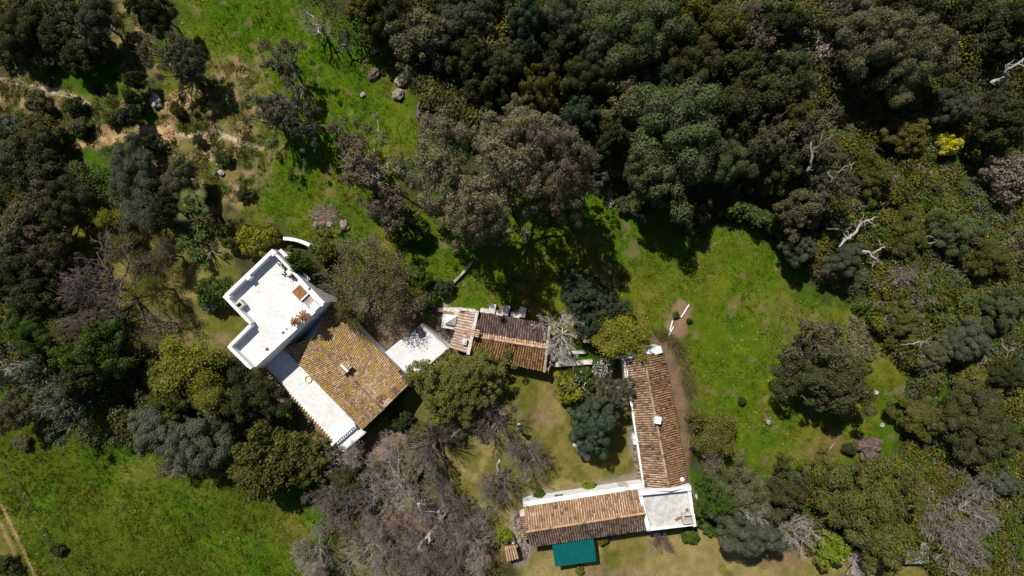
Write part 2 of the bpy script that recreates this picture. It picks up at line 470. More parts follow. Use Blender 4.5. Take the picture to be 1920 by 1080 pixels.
def ground_colour(X, Y):
    n1 = fbm(X, Y, 6.0, 11, 5); n2 = fbm(X, Y, 2.2, 23, 5); n3 = fbm(X, Y, 14.0, 31, 4); n4 = fbm(X, Y, 0.7, 41, 3)
    rag = (n2 - 0.5) * 3.2 + (n1 - 0.5) * 3.0
    C = np.zeros(X.shape + (3,))
    def blend(mask, col):
        nonlocal C
        C = C * (1 - mask[..., None]) + np.asarray(col) * mask[..., None]
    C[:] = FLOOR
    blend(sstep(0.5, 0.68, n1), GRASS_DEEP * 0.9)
    gm = np.zeros(X.shape)
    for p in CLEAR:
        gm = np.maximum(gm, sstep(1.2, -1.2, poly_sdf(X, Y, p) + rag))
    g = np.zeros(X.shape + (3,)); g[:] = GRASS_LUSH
    def gb(mask, col):
        nonlocal g
        g = g * (1 - mask[..., None]) + np.asarray(col) * mask[..., None]
    gb(sstep(0.42, 0.62, n3), GRASS_OLIVE)
    gb(sstep(0.5, 0.7, n1) * 0.45, DRY2 * 0.85)
    gb(sstep(0.56, 0.64, fbm(X, Y, 1.1, 59, 5)) * 0.5 * sstep(0.45, 0.65, n3), DRY2 * 0.9)
    gb(sstep(0.52, 0.68, fbm(X, Y, 3.3, 57, 6)) * 0.4, GRASS_YEL)
    gb(sstep(0.58, 0.72, fbm(X, Y, 4.3, 77, 5)) * 0.7, GRASS_DEEP)
    lm = np.zeros(X.shape)
    for p in LUSHS:
        lm = np.maximum(lm, sstep(2.0, -2.0, poly_sdf(X, Y, p) + rag))
    lush = GRASS_LUSH * 0.97 * sstep(0.68, 0.4, n2)[..., None] + GRASS_DEEP * sstep(0.4, 0.68, n2)[..., None]
    g = g * (1 - lm[..., None] * 0.85) + lush * lm[..., None] * 0.85
    md = sstep(1.5, -1.5, poly_sdf(X, Y, CLEAR[1]) + rag) * sstep(0.7, 0.4, n1)
    g = g * (1 - 0.7 * md[..., None]) + np.array((0.058, 0.072, 0.007)) * 0.7 * md[..., None]
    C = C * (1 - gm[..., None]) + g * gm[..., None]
    sc = sstep(1.5, -1.5, poly_sdf(X, Y, SCREE) + rag)
    blend(sc * 0.85 * sstep(0.38, 0.5, fbm(X, Y, 1.5, 93, 5)), np.array((0.10, 0.105, 0.028)))
    blend(sc * 0.7 * sstep(0.50, 0.62, fbm(X, Y, 1.6, 95, 6)), DRY * 0.8)
    blend(sc * 0.85 * sstep(0.56, 0.64, fbm(X, Y, 1.0, 91, 5)), SAND * 0.62)
    for ip, p in enumerate(DRYS):
        m = sstep(1.0, -1.0, poly_sdf(X, Y, p) + rag * 0.6)
        blend(m, DRY2); blend(m * sstep(0.42, 0.6, n1), DRY); blend(m * sstep(0.58, 0.7, n2) * 0.7, GRASS_OLIVE * 0.85)
        blend(m * sstep(0.6, 0.72, fbm(X, Y, 3.0, 67, 5)) * 0.6, SOIL)
    # moister, greener turf in the courtyard and the garden
    for p in (DRYS[0], DRYS[2]):
        m = sstep(1.0, -1.0, poly_sdf(X, Y, p) + rag * 0.6)
        blend(m * 0.75 * sstep(0.40, 0.56, fbm(X, Y, 1.9, 71, 5)), np.array((0.088, 0.094, 0.016)))
    for p, c in SOILS:
        m = sstep(0.45, -0.45, poly_sdf(X, Y, p) + rag * 0.35)
        blend(m, c)
    # worn and stony patches of the clearing
    pm = gm * (poly_sdf(X, Y, CLEAR[0]) < 0) * sstep(0.63, 0.74, fbm(X, Y, 1.3, 123, 6)); blend(pm * 0.5, SOIL * 0.9)
    for p, wd, c in TRAILS:
        d = line_dist(X, Y, p) + (n4 - 0.5) * (1.0 * wd + 0.25 * (wd > 0.28)) + (n2 - 0.5) * 1.6 * wd
        blend(sstep(wd * 1.15, wd * 0.55, d) * (0.55 + 0.45 * sstep(0.4, 0.55, n4)), c)
    fr = sstep(1.06, 1.3, np.maximum(np.abs(X) / 62, np.abs(Y) / 37))
    blend(fr, np.array((0.058, 0.070, 0.016)))
    C *= (1 + (0.56 * n4 - 0.28) * (1 - fr))[..., None]
    return C, gm

def build_ground():
    def axis(h, step):
        inner = np.arange(-h, h + step / 2, step)
        out = []
        s, p = step, h
        while p < 900: s *= 1.35; p += s; out.append(p)
        out = np.array(out)
        return np.concatenate([-out[::-1], inner, out])
    xs, ys = axis(62, 0.2), axis(37, 0.2)
    X, Y = np.meshgrid(xs, ys)
    Z = ground_z(X, Y)
    far = np.maximum(np.abs(X) / 62, np.abs(Y) / 37)
    Z += (fbm(X, Y, 1.1, 5, 3) - 0.5) * 0.16 * (far < 1.05)
    nx, ny = len(xs), len(ys)
    V = np.stack([X, Y, Z], -1).reshape(-1, 3)
    idx = np.arange(nx * ny).reshape(ny, nx)
    F = np.stack([idx[:-1, :-1], idx[:-1, 1:], idx[1:, 1:], idx[1:, :-1]], -1).reshape(-1, 4)
    me = bpy.data.meshes.new('ground')
    me.vertices.add(len(V)); me.vertices.foreach_set('co', V.reshape(-1).astype(np.float32))
    me.loops.add(F.size); me.loops.foreach_set('vertex_index', F.reshape(-1).astype(np.int32))
    me.polygons.add(len(F)); me.polygons.foreach_set('loop_start', np.arange(0, F.size, 4, dtype=np.int32))
    me.update(calc_edges=True)
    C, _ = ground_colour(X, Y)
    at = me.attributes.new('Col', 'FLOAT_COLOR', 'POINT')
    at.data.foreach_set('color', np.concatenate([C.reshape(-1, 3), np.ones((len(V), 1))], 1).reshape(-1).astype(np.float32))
    m, n, l, b = new_mat('ground')
    a = n.new('ShaderNodeAttribute'); a.attribute_name = 'Col'
    nz = noise_node(n, l, 7.0, 8, rough=0.75)
    r = ramp(n, [(0.25, (0.45, 0.45, 0.45)), (0.5, (1, 1, 1)), (0.75, (1.6, 1.55, 1.45))])
    l.new(nz.outputs[0], r.inputs[0])
    l.new(mixc(n, l, 1.0, a.outputs['Color'], r.outputs[0], 'MULTIPLY'), b.inputs['Base Color'])
    b.inputs['Roughness'].default_value = 0.95
    b.inputs['Specular IOR Level'].default_value = 0.05
    add_bump(n, l, b, nz.outputs[0], 0.7, 0.12)
    me.materials.append(m)
    o = inst('ground', me)
    o['kind'] = 'structure'
build_ground()

# building footprints, kept free of plants
BUILT = [gp((418, 556), (511, 467), (607, 567), (645, 592), (770, 718), (680, 812), (642, 848), (469, 694), (426, 650), (468, 608)),
         gp((790, 607), (842, 653), (773, 711), (722, 660)), gp((828, 577), (1035, 605), (1022, 697), (828, 650)),
         gp((1170, 665), (1243, 655), (1292, 910), (1306, 990), (1213, 1000), (995, 1028), (978, 948), (1200, 912))]
rng = np.random.default_rng(7)

def blades(name, px, py, n_per, h, spread, wid, cols, label_kind='stuff'):
    """tufts of leaning blades, one triangle each"""
    N = len(px) * n_per
    bx = np.repeat(px, n_per) + rng.normal(0, spread, N); by = np.repeat(py, n_per) + rng.normal(0, spread, N)
    hh = np.repeat(h, n_per) * rng.uniform(0.5, 1.2, N)
    ang = rng.uniform(0, 2 * np.pi, N); lean = rng.uniform(0.2, 1.1, N) * hh
    bz = ground_z(bx, by) - 0.05
    wv = np.stack([-np.sin(ang), np.cos(ang), np.zeros(N)], -1) * (wid * rng.uniform(0.6, 1.3, N))[:, None]
    base = np.stack([bx, by, bz], -1)
    tip = base + np.stack([np.cos(ang) * lean, np.sin(ang) * lean, hh + 0.05], -1)
    V = np.stack([base - wv, base + wv, tip], 1)
    c = np.repeat(cols, n_per, 0) * rng.uniform(0.65, 1.45, (N, 1)) * rng.uniform(0.9, 1.1, (N, 3))
    return inst(name, quads_mesh(name, V, M['blade'], col=c, nside=3))

def grass():
    n = 150000
    px = rng.uniform(-60, 60, n); py = rng.uniform(-34.5, 34.5, n)
    C, gm = ground_colour(px, py)
    keep = (gm > 0.3) & (rng.uniform(0, 1, n) < 0.35 + 0.9 * fbm(px, py, 1.6, 201, 3))
    for b in BUILT: keep &= poly_sdf(px, py, b) > 0.0
    keep &= C[:, 1] > C[:, 0] * 1.02
    px, py, C = px[keep], py[keep], C[keep]
    h = 0.12 + 0.3 * np.clip(fbm(px, py, 3.0, 205, 4) - 0.3, 0, 1)
    meadow = poly_sdf(px, py, CLEAR[1]) < 0
    h = np.where(meadow, h * 1.5, h)
    o = blades('grass', px, py, 5, h, 0.10, 0.035, C * 1.05)
    tag(o, 'lush green spring grass covering the clearing and the meadow', 'grass', kind='stuff')
    # short dry turf of the lawns
    n = 26000
    px = rng.uniform(-60, 60, n); py = rng.uniform(-34.5, 2, n)
    keep = np.zeros(n, bool)
    for p in DRYS: keep |= poly_sdf(px, py, p) < 0
    for b in BUILT: keep &= poly_sdf(px, py, b) > 0.0
    px, py = px[keep], py[keep]
    C, _ = ground_colour(px, py)
    o = blades('dry_turf', px, py, 4, np.full(len(px), 0.08), 0.10, 0.03, C * 1.05)
    tag(o, 'short sun-dried olive turf of the courtyard and lawns', 'grass', kind='stuff')
    # herbs of the sandy slope
    n = 26000
    px = rng.uniform(-60, -26, n); py = rng.uniform(8, 31, n)
    keep = (poly_sdf(px, py, SCREE) < 0) & (fbm(px, py, 1.2, 221, 5) > 0.44)
    px, py = px[keep], py[keep]
    cc = np.where((fbm(px, py, 4.0, 223, 3) > 0.5)[:, None], np.array((0.07, 0.085, 0.012)), np.array((0.10, 0.10, 0.022)))
    o = blades('slope_herbs', px, py, 6, 0.15 + 0.35 * np.clip(fbm(px, py, 1.2, 221, 5) - 0.45, 0, 1), 0.13, 0.045, cc)
    tag(o, 'low green herbs and tussocks scattered over the sandy slope', 'herbs', kind='stuff')
    # flowers: white and yellow specks
    n = 5000
    px = rng.uniform(-58, 58, n); py = rng.uniform(-34, 34, n)
    _, gm = ground_colour(px, py)
    f = fbm(px, py, 2.5, 301, 4)
    pts = np.array(gp((1540, 560), (1500, 800), (1560, 740), (85, 1040), (60, 960), (1480, 790), (850, 540), (620, 400), (1080, 450)))
    near = np.min(np.hypot(px[:, None] - pts[:, 0], py[:, None] - pts[:, 1]), 1) < 2.6
    keep = (gm > 0.6) & ((f > 0.63) | (near & (f > 0.45)))
    for b in BUILT: keep &= poly_sdf(px, py, b) > 0.2
    px, py = px[keep], py[keep]
    N = len(px)
    s = rng.uniform(0.03, 0.075, N)
    z = ground_z(px, py) + rng.uniform(0.1, 0.25, N)
    a = rng.uniform(0, 6.28, N)
    V = np.stack([np.stack([px + s * np.cos(a + k * np.pi / 2), py + s * np.sin(a + k * np.pi / 2), z + (k % 2) * 0.02], -1) for k in range(4)], 1)
    yel = (fbm(px, py, 8.0, 307, 2) > 0.55)
    c = np.where(yel[:, None], np.array((0.55, 0.5, 0.03)), np.array((0.6, 0.6, 0.55)))
    o = inst('meadow_flowers', quads_mesh('meadow_flowers', V, M['blade'], col=c))
    tag(o, 'white and yellow wild flowers dotted over the grass', 'flowers', kind='stuff')
grass()

# ------------------------------------------------------------------ leaves
def leaf_quads(ctr, nor, size, elong=1.6):
    """kite shaped leaves at ctr facing nor"""
    N = len(ctr)
    nor = nor / (np.linalg.norm(nor, axis=1, keepdims=True) + 1e-9)
    r = rng.normal(0, 1, (N, 3))
    u = np.cross(nor, r); u /= (np.linalg.norm(u, axis=1, keepdims=True) + 1e-9)
    v = np.cross(nor, u)
    L = (size * elong * 0.5)[:, None]; W = (size * 0.5)[:, None]
    return np.stack([ctr - u * L, ctr + v * W - u * L * 0.1, ctr + u * L, ctr - v * W - u * L * 0.1], 1)

def sph(n, low=-1.0):
    z = rng.uniform(low, 1, n); t = rng.uniform(0, 2 * np.pi, n); r = np.sqrt(np.clip(1 - z * z, 0, 1))
    return np.stack([r * np.cos(t), r * np.sin(t), z], -1)

def lobe_leaves(C, R, per_area, size, jit=0.55, squash=0.85, low=-0.5, fuzz=0.35):
    """leaf kites over lobes with centres C (n,3) and radii R (n)"""
    cnt = np.maximum(6, (per_area * R * R).astype(int))
    rep = np.repeat(np.arange(len(C)), cnt)
    d = sph(len(rep), low)
    rr = R[rep] * (1 - fuzz * rng.uniform(0, 1, len(rep)) ** 1.5 + 0.12 * rng.normal(0, 1, len(rep)))
    pos = C[rep] + d * rr[:, None] * np.array((1, 1, squash))
    nor = d + rng.normal(0, jit, (len(rep), 3)); nor[:, 2] += 0.25
    sz = size * rng.uniform(0.6, 1.4, len(rep))
    return leaf_quads(pos, nor, sz), rep

def crown_mesh(name, R, zb, zt, n_shell, lobe, leaf, dens=55, irr=0.22, gap=0.0, n_inner=None, low=-0.15, elong=1.6, jit=0.5, cone=0.0, fuzz=0.3):
    """crown of many leaf clumps; returns the mesh and the clump centres"""
    zc = zb + (zt - zb) * 0.42
    d = sph(n_shell, low)
    th = np.arctan2(d[:, 1], d[:, 0]); ph = rng.uniform(0, 6.28, 5)
    wob = 1 + irr * (0.5 * np.sin(2 * th + ph[0]) + 0.4 * np.sin(3 * th + ph[1]) + 0.35 * np.sin(5 * th + ph[2]) + 0.3 * np.sin(4 * d[:, 2] + ph[3] + th))
    rad = (R - lobe * 0.7) * wob * rng.uniform(0.7, 1.06, n_shell)
    hz = np.where(d[:, 2] > 0, zt - lobe * 0.8 - zc, zc - zb)
    if cone: rad = rad * (1 - cone * np.clip(d[:, 2], 0, 1))
    C = np.stack([d[:, 0] * rad, d[:, 1] * rad, zc + d[:, 2] * hz * rng.uniform(0.85, 1.08, n_shell)], -1)
    if gap:
        k = vnoise(C[:, 0] * 0.55 + 9, C[:, 1] * 0.55 + C[:, 2] * 0.3, int(rng.integers(999))) > gap
        C = C[k]
    Rl = lobe * rng.uniform(0.6, 1.35, len(C))
    if n_inner is None: n_inner = n_shell // 3
    if n_inner:
        di = sph(n_inner, -0.2) * rng.uniform(0.2, 0.62, (n_inner, 1))
        Ci = np.stack([di[:, 0] * R, di[:, 1] * R, zc + di[:, 2] * (zt - zc)], -1)
        Call = np.concatenate([C, Ci]); Rall = np.concatenate([Rl, lobe * rng.uniform(0.9, 1.4, n_inner)])
        dn = np.concatenate([np.full(len(C), dens), np.full(n_inner, dens * 0.55)])
    else:
        Call, Rall, dn = C, Rl, np.full(len(C), dens)
    V, rep = lobe_leaves(Call, Rall, dn[:], leaf, jit=jit, fuzz=fuzz)
    # V was drawn with one density per lobe
    lob = rng.uniform(0, 1, len(Call))
    rnd = np.clip(0.45 * lob[rep] + 0.55 * rng.uniform(0, 1, len(rep)), 0, 1)
    tint = np.clip(0.7 * rng.uniform(0, 1, len(Call))[rep] + 0.3 * rng.uniform(0, 1, len(rep)), 0, 1)
    return quads_mesh(name, V, M['leaf'], rnd, tint), C

def limb_mesh(name, tips, zb, r0, seed, n_limbs=9, poke=0.0, lean=(0, 0)):
    """tapered trunk that forks into limbs reaching the clumps"""
    rd = random.Random(seed)
    mb = MB()
    top = Vector((lean[0], lean[1], zb))
    mid = Vector((lean[0] * 0.35 + rd.uniform(-.15, .15), lean[1] * 0.35 + rd.uniform(-.15, .15), zb * 0.5))
    mb.tube([(0, 0, -0.4), (0, 0, 0.05), mid, top], [r0 * 1.5, r0 * 1.15, r0 * 0.85, r0 * 0.7], 8)
    idx = list(range(len(tips))); rd.shuffle(idx)
    for i in idx[:n_limbs]:
        t = Vector(tips[i])
        t2 = top + (t - top) * (1.0 + poke * rd.uniform(0.3, 1))
        m1 = top.lerp(t, 0.35) + Vector((rd.uniform(-.4, .4), rd.uniform(-.4, .4), rd.uniform(-.2, .5)))
        m2 = top.lerp(t, 0.7) + Vector((rd.uniform(-.5, .5), rd.uniform(-.5, .5), rd.uniform(-.1, .4)))
        mb.tube([top, m1, m2, t2], [r0 * 0.55, r0 * 0.36, r0 * 0.2, 0.02], 5)
        for k in range(3 if poke else 1):
            q = m2 + Vector((rd.uniform(-1, 1), rd.uniform(-1, 1), rd.uniform(0, 1.1))) * (1.2 + poke * 2)
            q0 = m2.lerp(q, 0.5) + Vector((rd.uniform(-.3, .3), rd.uniform(-.3, .3), 0.2))
            mb.tube([m2, q0, q], [r0 * 0.17, r0 * 0.1, 0.015], 4)
    return mb.mesh(name, M['bark'], True)

def branch_mesh(name, seed, height, spread, levels=5, r0=0.22, kids=(6, 5, 4, 4, 3), len0=None, up=0.45, jit=0.32, ratio=0.62, trunk_h=0.25, twig=0.012):
    """bare tree: trunk, limbs, branches and twigs; returns branches mesh, trunk mesh and twig ends"""
    rd = random.Random(seed)
    tr, br, tips = MB(), MB(), []
    th = height * trunk_h
    lean = Vector((rd.uniform(-.3, .3), rd.uniform(-.3, .3), 0))
    tr.tube([(0, 0, -0.4), (0, 0, 0.1), Vector((0, 0, th * 0.5)) + lean * 0.6, Vector((0, 0, th)) + lean], [r0 * 1.4, r0 * 1.1, r0 * 0.9, r0 * 0.8], 8)
    def grow(p, d, L, r, lev):
        seg = 4 if lev <= 2 else (3 if lev < levels else 2)
        path = [p]; q = p.copy(); dd = d.copy()
        for i in range(seg):
            dd = (dd + Vector((rd.gauss(0, jit), rd.gauss(0, jit), rd.gauss(0.04, jit * 0.8)))).normalized()
            q = q + dd * (L / seg); path.append(q.copy())
        rr = [max(twig, r * (1 - 0.62 * i / seg)) for i in range(seg + 1)]
        br.tube(path, rr, 6 if lev == 1 else (4 if lev == 2 else 3), rd.random(), cap=False)
        if lev >= levels:
            tips.append((q.copy(), dd.copy())); return
        for k in range(kids[lev]):
            t = 0.25 + 0.75 * (k + rd.uniform(0.2, 0.9)) / kids[lev]
            f = min(t, 0.999) * seg; i = int(f)
            b = path[i].lerp(path[i + 1], f - i)
            base = (path[i + 1] - path[i]).normalized()
            side = Vector((rd.gauss(0, 1), rd.gauss(0, 1), rd.gauss(0.1, 0.6))).normalized()
            nd = (base * 0.75 + side * 0.75 + Vector((0, 0, 0.1))).normalized()
            grow(b, nd, L * ratio * rd.uniform(0.7, 1.2) * (1.15 - 0.4 * t), max(twig, rr[i] * 0.55), lev + 1)
    L0 = len0 or spread * 0.75
    for k in range(kids[0]):
        a = 2 * math.pi * (k + rd.uniform(-.3, .3)) / kids[0]
        d = Vector((math.cos(a), math.sin(a), up + rd.uniform(-.2, .45))).normalized()
        grow(Vector((0, 0, th * rd.uniform(0.7, 1.0))) + lean * 0.8, d, L0 * rd.uniform(0.75, 1.15), r0 * rd.uniform(0.45, 0.7), 1)
    return br.mesh(name, M['bark']), tr.mesh(name + '_trunk', M['bark'], True), tips

def spray_mesh(name, seed, height, spread, n=260, r0=0.2, low=0.1, twig=0.014):
    """coppiced tree: straight rods fanning out of a short trunk"""
    rd = random.Random(seed)
    tr, br = MB(), MB()
    th = height * 0.3
    tr.tube([(0, 0, -0.4), (0.05, 0, 0.1), (0.12, 0.08, th * 0.6), (0.1, 0.15, th)], [r0 * 1.4, r0 * 1.15, r0, r0 * 0.9], 8)
    for i in range(7):
        a = rd.uniform(0, 6.28)
        e = Vector((math.cos(a) * spread * 0.22, math.sin(a) * spread * 0.22, th + height * rd.uniform(0.1, 0.3)))
        tr.tube([(0.1, 0.15, th * 0.9), e * 0.55 + Vector((0, 0, th * 0.45)), e], [r0 * 0.7, r0 * 0.5, r0 * 0.3], 6)
        for k in range(n // 7):
            b = a + rd.gauss(0, 0.75); el = abs(rd.gauss(0.55, 0.4)) + low
            d = Vector((math.cos(b) * math.cos(el), math.sin(b) * math.cos(el), math.sin(el)))
            L = spread * rd.uniform(0.5, 0.95)
            p0 = Vector((0.1, 0.15, th)).lerp(e, rd.uniform(0.5, 1))
            p1 = p0 + d * L * 0.5 + Vector((rd.gauss(0, .08), rd.gauss(0, .08), rd.gauss(0, .08)))
            p2 = p0 + d * L + Vector((rd.gauss(0, .2), rd.gauss(0, .2), rd.gauss(0, .2) - 0.06 * L))
            br.tube([p0, p1, p2], [0.035, 0.022, twig], 3, rd.random(), cap=False)
            for q in range(3):
                s = p1.lerp(p2, rd.uniform(-.3, .8)); dd = (d + Vector((rd.gauss(0, .4), rd.gauss(0, .4), rd.gauss(0, .4)))).normalized()
                br.tube([s, s + dd * L * rd.uniform(0.15, 0.35)], [0.016, twig * 0.7], 3, rd.random(), cap=False)
    return br.mesh(name, M['bark']), tr.mesh(name + '_trunk', M['bark'], True)

def tip_leaves(name, tips, n, size, spread):
    base = np.array([tuple(t[0]) for t in tips])
    rep = np.repeat(np.arange(len(base)), n)
    pos = base[rep] + rng.normal(0, spread, (len(rep), 3))
    nor = rng.normal(0, 0.6, (len(rep), 3)) + np.array((-0.1, 0.2, 1.0))
    V = leaf_quads(pos, nor, size * rng.uniform(0.6, 1.4, len(rep)))
    lob = rng.uniform(0, 1, len(base))
    return quads_mesh(name, V, M['leaf'], np.clip(0.4 * lob[rep] + 0.6 * rng.uniform(0, 1, len(rep)), 0, 1), lob[rep])

# ------------------------------------------------------------------ building helpers
def tile_slope(mb, ra, rb, ea, eb, spacing=0.25, tl=0.36, rad=0.08, rng_seed=1, tone=0.0, patches=()):
    """one roof slope of barrel tiles: ridge edge ra->rb, eave edge ea->eb"""
    rd = random.Random(rng_seed)
    ra, rb, ea, eb = map(Vector, (ra, rb, ea, eb))
    n = max(2, round((rb - ra).length / spacing))
    across = ((rb - ra).normalized() + (eb - ea).normalized()).normalized()
    down = ((ea - ra) + (eb - rb)).normalized()
    nrm = across.cross(down)
    if nrm.z < 0: nrm = -nrm
    nrm.normalize()
    for i in range(n):
        t = (i + 0.5) / n
        p, q = ra.lerp(rb, t), ea.lerp(eb, t)
        # channel between the covers
        t0, t1 = i / n, (i + 1) / n
        a0, a1, b0, b1 = ra.lerp(rb, t0), ra.lerp(rb, t1), ea.lerp(eb, t0), ea.lerp(eb, t1)
        m = max(2, round((q - p).length / tl))
        for k in range(m):
            s0, s1 = k / m, (k + 1) / m
            lift = nrm * 0.012
            mb.add([a0.lerp(b0, s0), a1.lerp(b1, s0), a1.lerp(b1, s1) + lift, a0.lerp(b0, s1) + lift], [(0, 1, 2, 3)], rd.uniform(0, 0.1))
            c0, c1 = p.lerp(q, s0), p.lerp(q, min(1.0 if k < m - 1 else 1.0 + 0.06 / max((q - p).length, .1), s1 + 0.05 / m))
            sh = across * rd.gauss(0, 0.013) + nrm * abs(rd.gauss(0, 0.006)) + down * rd.gauss(0, 0.02)
            tone_k = min(1, max(0, rd.betavariate(2.0, 2.2) + tone + 0.35 * mnoise.noise(c0 * 0.55)))
            for px_, py_, pr_, pt_ in patches:
                if (c0.x - px_) ** 2 + (c0.y - py_) ** 2 < pr_ * pr_ and rd.random() < .85: tone_k = pt_ + rd.uniform(-.08, .08)
            r0, r1 = rad * 0.88, rad * 1.1 * rd.uniform(0.95, 1.06)
            vs = []
            for (c, r, h) in ((c0, r0, 0.0), (c1, r1, 0.028 + rd.uniform(0, 0.012))):
                for j in range(6):
                    g = math.pi * j / 5
                    vs.append(c + sh + across * (math.cos(g) * r) + nrm * (math.sin(g) * r * 0.95 + h))
            fs = [(j, j + 1, 7 + j, 6 + j) for j in range(5)] + [(6, 7, 8, 9, 10, 11)]
            mb.add(vs, fs, tone_k)

def ridge_tiles(mb, a, b, rad=0.13, tl=0.4, seed=3):
    rd = random.Random(seed)
    a, b = Vector(a), Vector(b)
    d = (b - a).normalized(); side = d.cross(Vector((0, 0, 1))).normalized(); up = side.cross(d)
    n = max(2, round((b - a).length / tl))
    for k in range(n):
        p, q = a.lerp(b, k / n), a.lerp(b, (k + 1.12) / n)
        vs = []
        for c, r, h in ((p, rad * 0.9, 0.0), (q, rad * 1.08, 0.025)):
            for j in range(7):
                g = math.pi * j / 6
                vs.append(c + side * math.cos(g) * r + up * (math.sin(g) * r + h - 0.03))
        mb.add(vs, [(j, j + 1, 8 + j, 7 + j) for j in range(6)] + [(7, 8, 9, 10, 11, 12, 13)], min(1, max(0, rd.gauss(0.55, 0.2))))

def slab_under(mb, ra, rb, ea, eb, th=0.1):
    q = [Vector(p) for p in (ra, rb, eb, ea)]
    lo = [p - Vector((0, 0, th + 0.02)) for p in q]; hi = [p - Vector((0, 0, 0.02)) for p in q]
    mb.add(lo + hi, [(3, 2, 1, 0), (4, 5, 6, 7)] + [(i, (i + 1) % 4, 4 + (i + 1) % 4, 4 + i) for i in range(4)], 0.3)

def gable_walls(na, nb, sa, sb, ra, rb, inset=0.22):
    """walls of a gabled building; na,nb / sa,sb eave corners, ra,rb ridge ends"""
    na, nb, sa, sb, ra, rb = [Vector(p) for p in (na, nb, sa, sb, ra, rb)]
    along = (rb - ra); along.z = 0; along.normalize()
    wide = (sa - na); wide.z = 0; wide.normalize()
    i = inset
    ze = na.z - 0.06
    A = [na + along * i + wide * i, nb - along * i + wide * i, sb - along * i - wide * i, sa + along * i - wide * i]
    R = [ra + along * i, rb - along * i]
    vs = [Vector((p.x, p.y, -0.4)) for p in A] + [Vector((p.x, p.y, ze)) for p in A] + [Vector((p.x, p.y, p.z - 0.16)) for p in R]
    fs = [(0, 1, 5, 4), (2, 3, 7, 6), (1, 2, 6, 9, 5), (3, 0, 4, 8, 7), (3, 2, 1, 0), (4, 5, 9, 8), (7, 8, 9, 6)]
    mb = MB(); mb.add(vs, fs)
    return mb, A

def opening(parent, p, q, t, wd, z0, z1, kind='window'):
    """a window or door set on the wall p->q (outside to the left of p->q)"""
    p = Vector((p[0], p[1])); q = Vector((q[0], q[1]))
    d = (q - p).normalized(); n = Vector((-d.y, d.x))
    c = p.lerp(q, t)
    a, b = c - d * wd / 2, c + d * wd / 2
    mb = MB()
    if kind == 'window':
        mb.bar(a - d * 0.06, b + d * 0.06, 0.09, z0 - 0.06, z0, off=0.045)
        mb.bar(a - d * 0.06, a, 0.06, z0, z1, off=0.03); mb.bar(b, b + d * 0.06, 0.06, z0, z1, off=0.03)
        mb.bar(a - d * 0.06, b + d * 0.06, 0.06, z1, z1 + 0.06, off=0.03)
        mb.bar(c - d * 0.02, c + d * 0.02, 0.05, z0, z1, off=0.028)
        f = mb.build('window', M['old_white'], parent)
        g = MB(); g.bar(a, b, 0.02, z0, z1, off=0.012); g.build('pane', M['glass'], f)
    else:
        for k in range(4):
            mb.bar(a.lerp(b, k / 4) + d * 0.008, a.lerp(b, (k + 1) / 4) - d * 0.008, 0.05, z0, z1, off=0.03)
        f = mb.build('door', M['old_white'], parent)
        h = MB(); e = a.lerp(b, 0.85) + n * 0.09
        h.lathe((e.x, e.y), [(0.03, z0 + 1.0), (0.045, z0 + 1.04), (0.03, z0 + 1.08)], 8); h.build('handle', M['metal'], f)

def gabled(root, na, nb, sa, sb, ra, rb, mats, spacing=0.25, seed=1, ext=None, ridge_mat=None, tones=(0, 0), rad=0.082, tl=0.36, patches=()):
    """roof (two slopes and ridge) and walls under root; all points (u, v, z)"""
    na, nb, sa, sb, ra, rb = [P3(*p) for p in (na, nb, sa, sb, ra, rb)]
    wm, A = gable_walls(na, nb, sa, sb, ra, rb)
    wm.build('wall', M['white'], root)
    for k, (ea, eb) in enumerate(((na, nb), (sa, sb))):
        mb = MB(); tile_slope(mb, ra, rb, ea, eb, spacing, tl, rad, rng_seed=seed + k, tone=tones[k], patches=patches)
        roof = mb.build('roof', M[mats[k]], root)
        sb_ = MB(); slab_under(sb_, ra, rb, ea, eb); sb_.build('roof_boards', M['wood'], roof)
    mb = MB(); ridge_tiles(mb, ra + Vector((0, 0, 0.06)), rb + Vector((0, 0, 0.06)), seed=seed + 9)
    mb.build('ridge_cap', M[ridge_mat or mats[0]], root)
    return A

def chimney_box(parent, u, v, z0, z1, sx, sy, ang, mat='white', cap=True, name='chimney'):
    c = P(u, v, z1)
    mb = MB(); mb.box(c, sx, sy, z0, z1, ang)
    o = mb.build(name, M[mat], parent)
    if cap:
        m2 = MB()
        m2.box(c, sx + 0.1, sy + 0.1, z1, z1 + 0.07, ang)
        m2.box(c, sx * 0.5, sy * 0.5, z1 + 0.07, z1 + 0.2, ang)
        m2.build('chimney_cap', M[mat], o)
    return o

